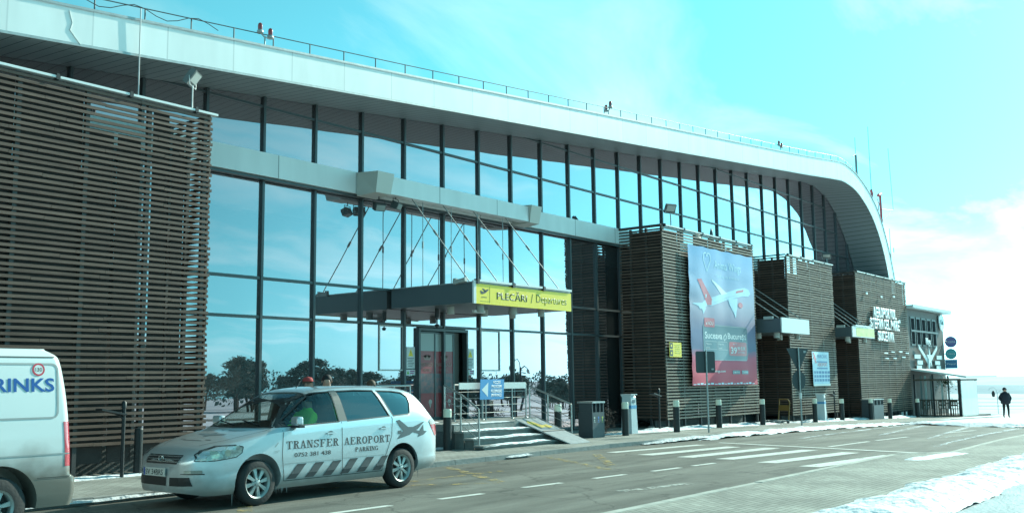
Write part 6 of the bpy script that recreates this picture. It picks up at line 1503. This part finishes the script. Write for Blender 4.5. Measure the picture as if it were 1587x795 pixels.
# driver: upper body in a hi-vis vest, seated in the car
VEST = mat('hi_vis_vest', (.30, .85, .03), .7)
V = [(2.24, -.38, .78), (2.26, -.38, 1.0), (2.30, -.38, 1.20), (2.29, -.38, 1.31), (2.27, -.38, 1.40), (2.27, -.38, 1.48), (2.25, -.57, 1.20), (2.08, -.60, .99), (1.90, -.53, 1.10), (2.25, -.19, 1.20), (2.08, -.16, .99), (1.90, -.23, 1.10), (2.10, -.48, .76), (1.82, -.48, .78), (2.10, -.28, .76), (1.82, -.28, .78), (1.72, -.48, .56), (1.72, -.28, .56), (2.17, -.38, 1.40)]
Eg = [(0, 1), (1, 2), (2, 3), (3, 4), (4, 5), (2, 6), (6, 7), (7, 8), (2, 9), (9, 10), (10, 11), (0, 12), (12, 13), (0, 14), (14, 15), (13, 16), (15, 17), (4, 18)]
Rr = [.15, .15, .15, .06, .085, .08, .08, .055, .04, .08, .055, .04, .09, .07, .09, .07, .05, .05, .018]
cm = car.matrix_world if False else None
drv = thing('person', car.location, 'driver in a bright yellow-green vest sitting at the wheel of the silver car', 'person', rz=car.rotation_euler.z)
me = skin_mesh(V, Eg, Rr, 0); o = link(me, 'body', drv)
for m_ in (VEST, JEAN, SKINC, NAVY): me.materials.append(m_)
for p in me.polygons:
    c = p.center; p.use_smooth = True; p.material_index = 2 if c.z > 1.33 else 1 if c.z < .84 else (3 if c.x < 2.02 or c.z < .9 else 0)
    if c.x < 1.95 and c.z > 1.0: p.material_index = 2
b = MB(); b.lathe([(.098, -.01), (.10, .05), (.07, .10), (0, .12)], (2.28, -.38, 1.44), 16); b.build('hair', HAIRD, drv)

# ================================================================ trees across the road (seen mirrored in the glass)
BARK = mat('pine_bark', (.09, .06, .045), .9, var=.3); NEED = mat('pine_needles', (.115, .16, .14), .8, var=.35, vscale=1.2)
def pine(seed, h):
    rd = random.Random(seed); lean = rd.uniform(-.4, .4)
    tb = MB(); pts = [(lean*(z/h)**2, .1*math.sin(z), z) for z in [h*i/7 for i in range(8)]]
    for i, (a, c) in enumerate(zip(pts[:-1], pts[1:])): tb.cyl(a, c, .17*(1-i/7.5), .17*(1-(i+1)/7.5), 8)
    cb = MB(); clumps = []
    for j in range(26):
        z = h*rd.uniform(.30, 1.0); f = 1-abs(z/h-.52)*1.35; a = rd.uniform(0, 6.283); L_ = h*.30*max(.18, f)*rd.uniform(.6, 1.1)
        base = Vector((lean*(z/h)**2, 0, z-.1*L_)); tip = base+Vector((math.cos(a)*L_, math.sin(a)*L_, L_*rd.uniform(.0, .45)))
        tb.cyl(tuple(base), tuple(tip), .05, .015, 5)
        for q in (.5, .8, 1.0): clumps.append((base.lerp(tip, q), rd.uniform(.6, 1.0)*(h/8)))
    clumps.append((Vector((lean, 0, h)), .4))
    for c, r_ in clumps:
        for i in range(50):
            d = Vector((rd.gauss(0, 1), rd.gauss(0, 1), rd.gauss(0, .6))).normalized()*r_*rd.random()**.4; p = c+d
            n_ = Vector((rd.gauss(0, 1), rd.gauss(0, 1), rd.gauss(0, 1)+.5)).normalized(); u_ = n_.orthogonal().normalized()*rd.uniform(.12, .24); w_ = n_.cross(u_).normalized()*rd.uniform(.07, .14)
            cb.add([tuple(p-u_), tuple(p+w_), tuple(p+u_), tuple(p-w_)], [(0,1,2,3)])
    return tb, cb
rnd = random.Random(12)
protos = []
spots = []
x = 22
while x < 240:
    spots.append((x+rnd.uniform(-1.5, 1.5), -58-rnd.uniform(0, 16)-max(0, x-110)*.12)); x += rnd.uniform(3.2, 5.6)
x = 26
while x < 300: spots.append((x+rnd.uniform(-1.5, 1.5), -84-rnd.uniform(0, 20)-max(0, x-110)*.12)); x += rnd.uniform(3.2, 5.2)
words = ['broad', 'slim', 'leaning', 'dense', 'ragged', 'short', 'tall', 'open-crowned']
for i, (x, y) in enumerate(spots):
    if i < 5:
        tb, cb = pine(100+i, 7.6+.5*(i % 3)); t = thing('pine_tree', (x, y, GZ(x)-.05), '', 'tree', 'pine trees across the road mirrored in the glass wall')
        tb.build('trunk', BARK, t); cb.build('crown', NEED, t); protos.append(t)
    else:
        t = copy_thing(protos[i % 5], (x, y, GZ(x)-.05), ''); k = rnd.uniform(.68, 1.02)*(1-.36*min(1, max(0, x-60)/80)); t.scale = (k*rnd.uniform(1.3, 1.7), k*1.5, k); t.rotation_euler.z = rnd.uniform(0, 6.28)
    t['label'] = 'dark pine tree across the road, seen only mirrored among the others in the glass'
# lamp posts across the road
lp = None
for i, (x, y) in enumerate(((62.3, -8.5), (95, -12), (30, -12))):
    if lp is None:
        lp = thing('street_lamp', (x, y, GZ(x)-.05), 'curved street lamp across the road mirrored in the right part of the glass wall', 'street lamp', 'street lamps across the road')
        b = MB(); b.cyl((0, 0, 0), (0, 0, 3.4), .07, .05, 10); b.tube([(0, 0, 3.3), (-.1, 0, 3.7), (-.4, 0, 3.95), (-.75, 0, 3.9), (-.9, 0, 3.6)], .03, 8); b.tube([(0, 0, 3.0), (.1, 0, 3.3), (.4, 0, 3.5), (.7, 0, 3.3)], .03, 8); b.build('post', BLACK, lp)
        for xx, z in ((-.9, 3.55), (.7, 3.22)): b = MB(); b.lathe([(0, .12), (.10, .08), (.14, -.05), (.09, -.22), (0, -.25)], (xx, 0, z), 14); b.build('lamp_shade', mat('lamp_milk_glass', (.5, .55, .55), .3), lp)
    else: copy_thing(lp, (x, y, GZ(x)-.05), ['', 'curved street lamp standing farthest along the road opposite the terminal', 'curved street lamp directly across the road from the silver car'][i])

# ================================================================ far right: perimeter fence and posts in the field
fe = thing('perimeter_fence', (110, 20, GZ(110)), 'thin low dark fence crossing the snowy field behind the walking person', 'fence', w=True)
b = MB(); FX = 100
for z in (.35, .7, 1.05): b.cyl((FX, 5, GZ(FX)+z), (FX+12, 60, GZ(FX+12)+z), .02, n=4)
b.build('rails', GALV, fe)
for i in range(24):
    x = FX+12*i/23; y = 5+55*i/23; b = MB(); b.box(x-.03, x+.03, y-.03, y+.03, GZ(x), GZ(x)+1.15); b.build('post', GALV, fe)
def fpost(loc, label, rz=0):
    t = thing('double_lamp_post', loc, label, 'lamp post', 'slim double-armed posts in the field', rz=rz)
    b = MB(); b.cyl((0, 0, 0), (0, 0, 3.0), .05, n=8); b.tube([(0, 0, 2.95), (-.35, 0, 3.35), (-.8, 0, 3.3), (-1.0, 0, 3.0)], .03, 6); b.tube([(0, 0, 2.6), (.5, 0, 3.0), (.9, 0, 2.8)], .03, 6); b.build('post', WHITE, t)
    for x, z in ((-.45, 2.55), (.4, 2.1)):
        b = MB(); b.lathe([(0, .42), (.14, .3), (.22, 0), (.16, -.35), (0, -.42)], (x, 0, z), 12); b.build('lantern', BLACK, t)
    return t
fp = fpost((78.0, 16.7, GZ(78)), 'slim double-armed post in the field just right of the terrace', R(-70))
q = copy_thing(fp, (83.5, 14.1, GZ(83.5)), 'slim double-armed post in the field right behind the walking person'); fp.scale = q.scale = (.55, .55, .55)
structure(sheet('apron_edge', [(70, 4), (72, 4), (84, 45), (82, 45)], .0, mat('dark_track', (.25, .30, .34), .8)))

# snowy lawns across the road and the far wood behind the pines
sn2 = snow_mat('lawn_snow', (.78, .82, .86), .4, 2)
structure(sheet('snow_lawn', [(-60, -13.8), (200, -13.8), (200, -4.5), (36, -4.5), (34, -1.6), (-60, -1.6)], -.02, sn2))
structure(sheet('snow_lawn', [(-60, -50), (220, -50), (220, -22.3), (-60, -22.3)], -.02, sn2))
rd = random.Random(77); cb = MB()
for i in range(2600):
    x = rd.uniform(-40, 560); y = -150-rd.uniform(0, 24)-.12*max(0, x-200); h = 3.2+2.0*noise.noise(Vector((x*.06, 3, 1)))+1.3*noise.noise(Vector((x*.25, 7, 1))); z = -3.2+(max(.2, h)+4.6)*rd.random()**.7
    for j in range(5):
        p = Vector((x+rd.gauss(0, 1.0), y+rd.gauss(0, 1), z+rd.gauss(0, .45))); n_ = Vector((rd.gauss(0, 1), rd.gauss(0, 1), rd.gauss(0, 1))).normalized(); u_ = n_.orthogonal().normalized()*rd.uniform(.35, .7); w_ = n_.cross(u_).normalized()*rd.uniform(.2, .45)
        cb.add([tuple(p-u_), tuple(p+w_), tuple(p+u_), tuple(p-w_)], [(0,1,2,3)])
tag(cb.build('far_wood', NEED), 'low distant wood far across the road, mirrored as one dark band in the lower glass', 'wood', kind='stuff')
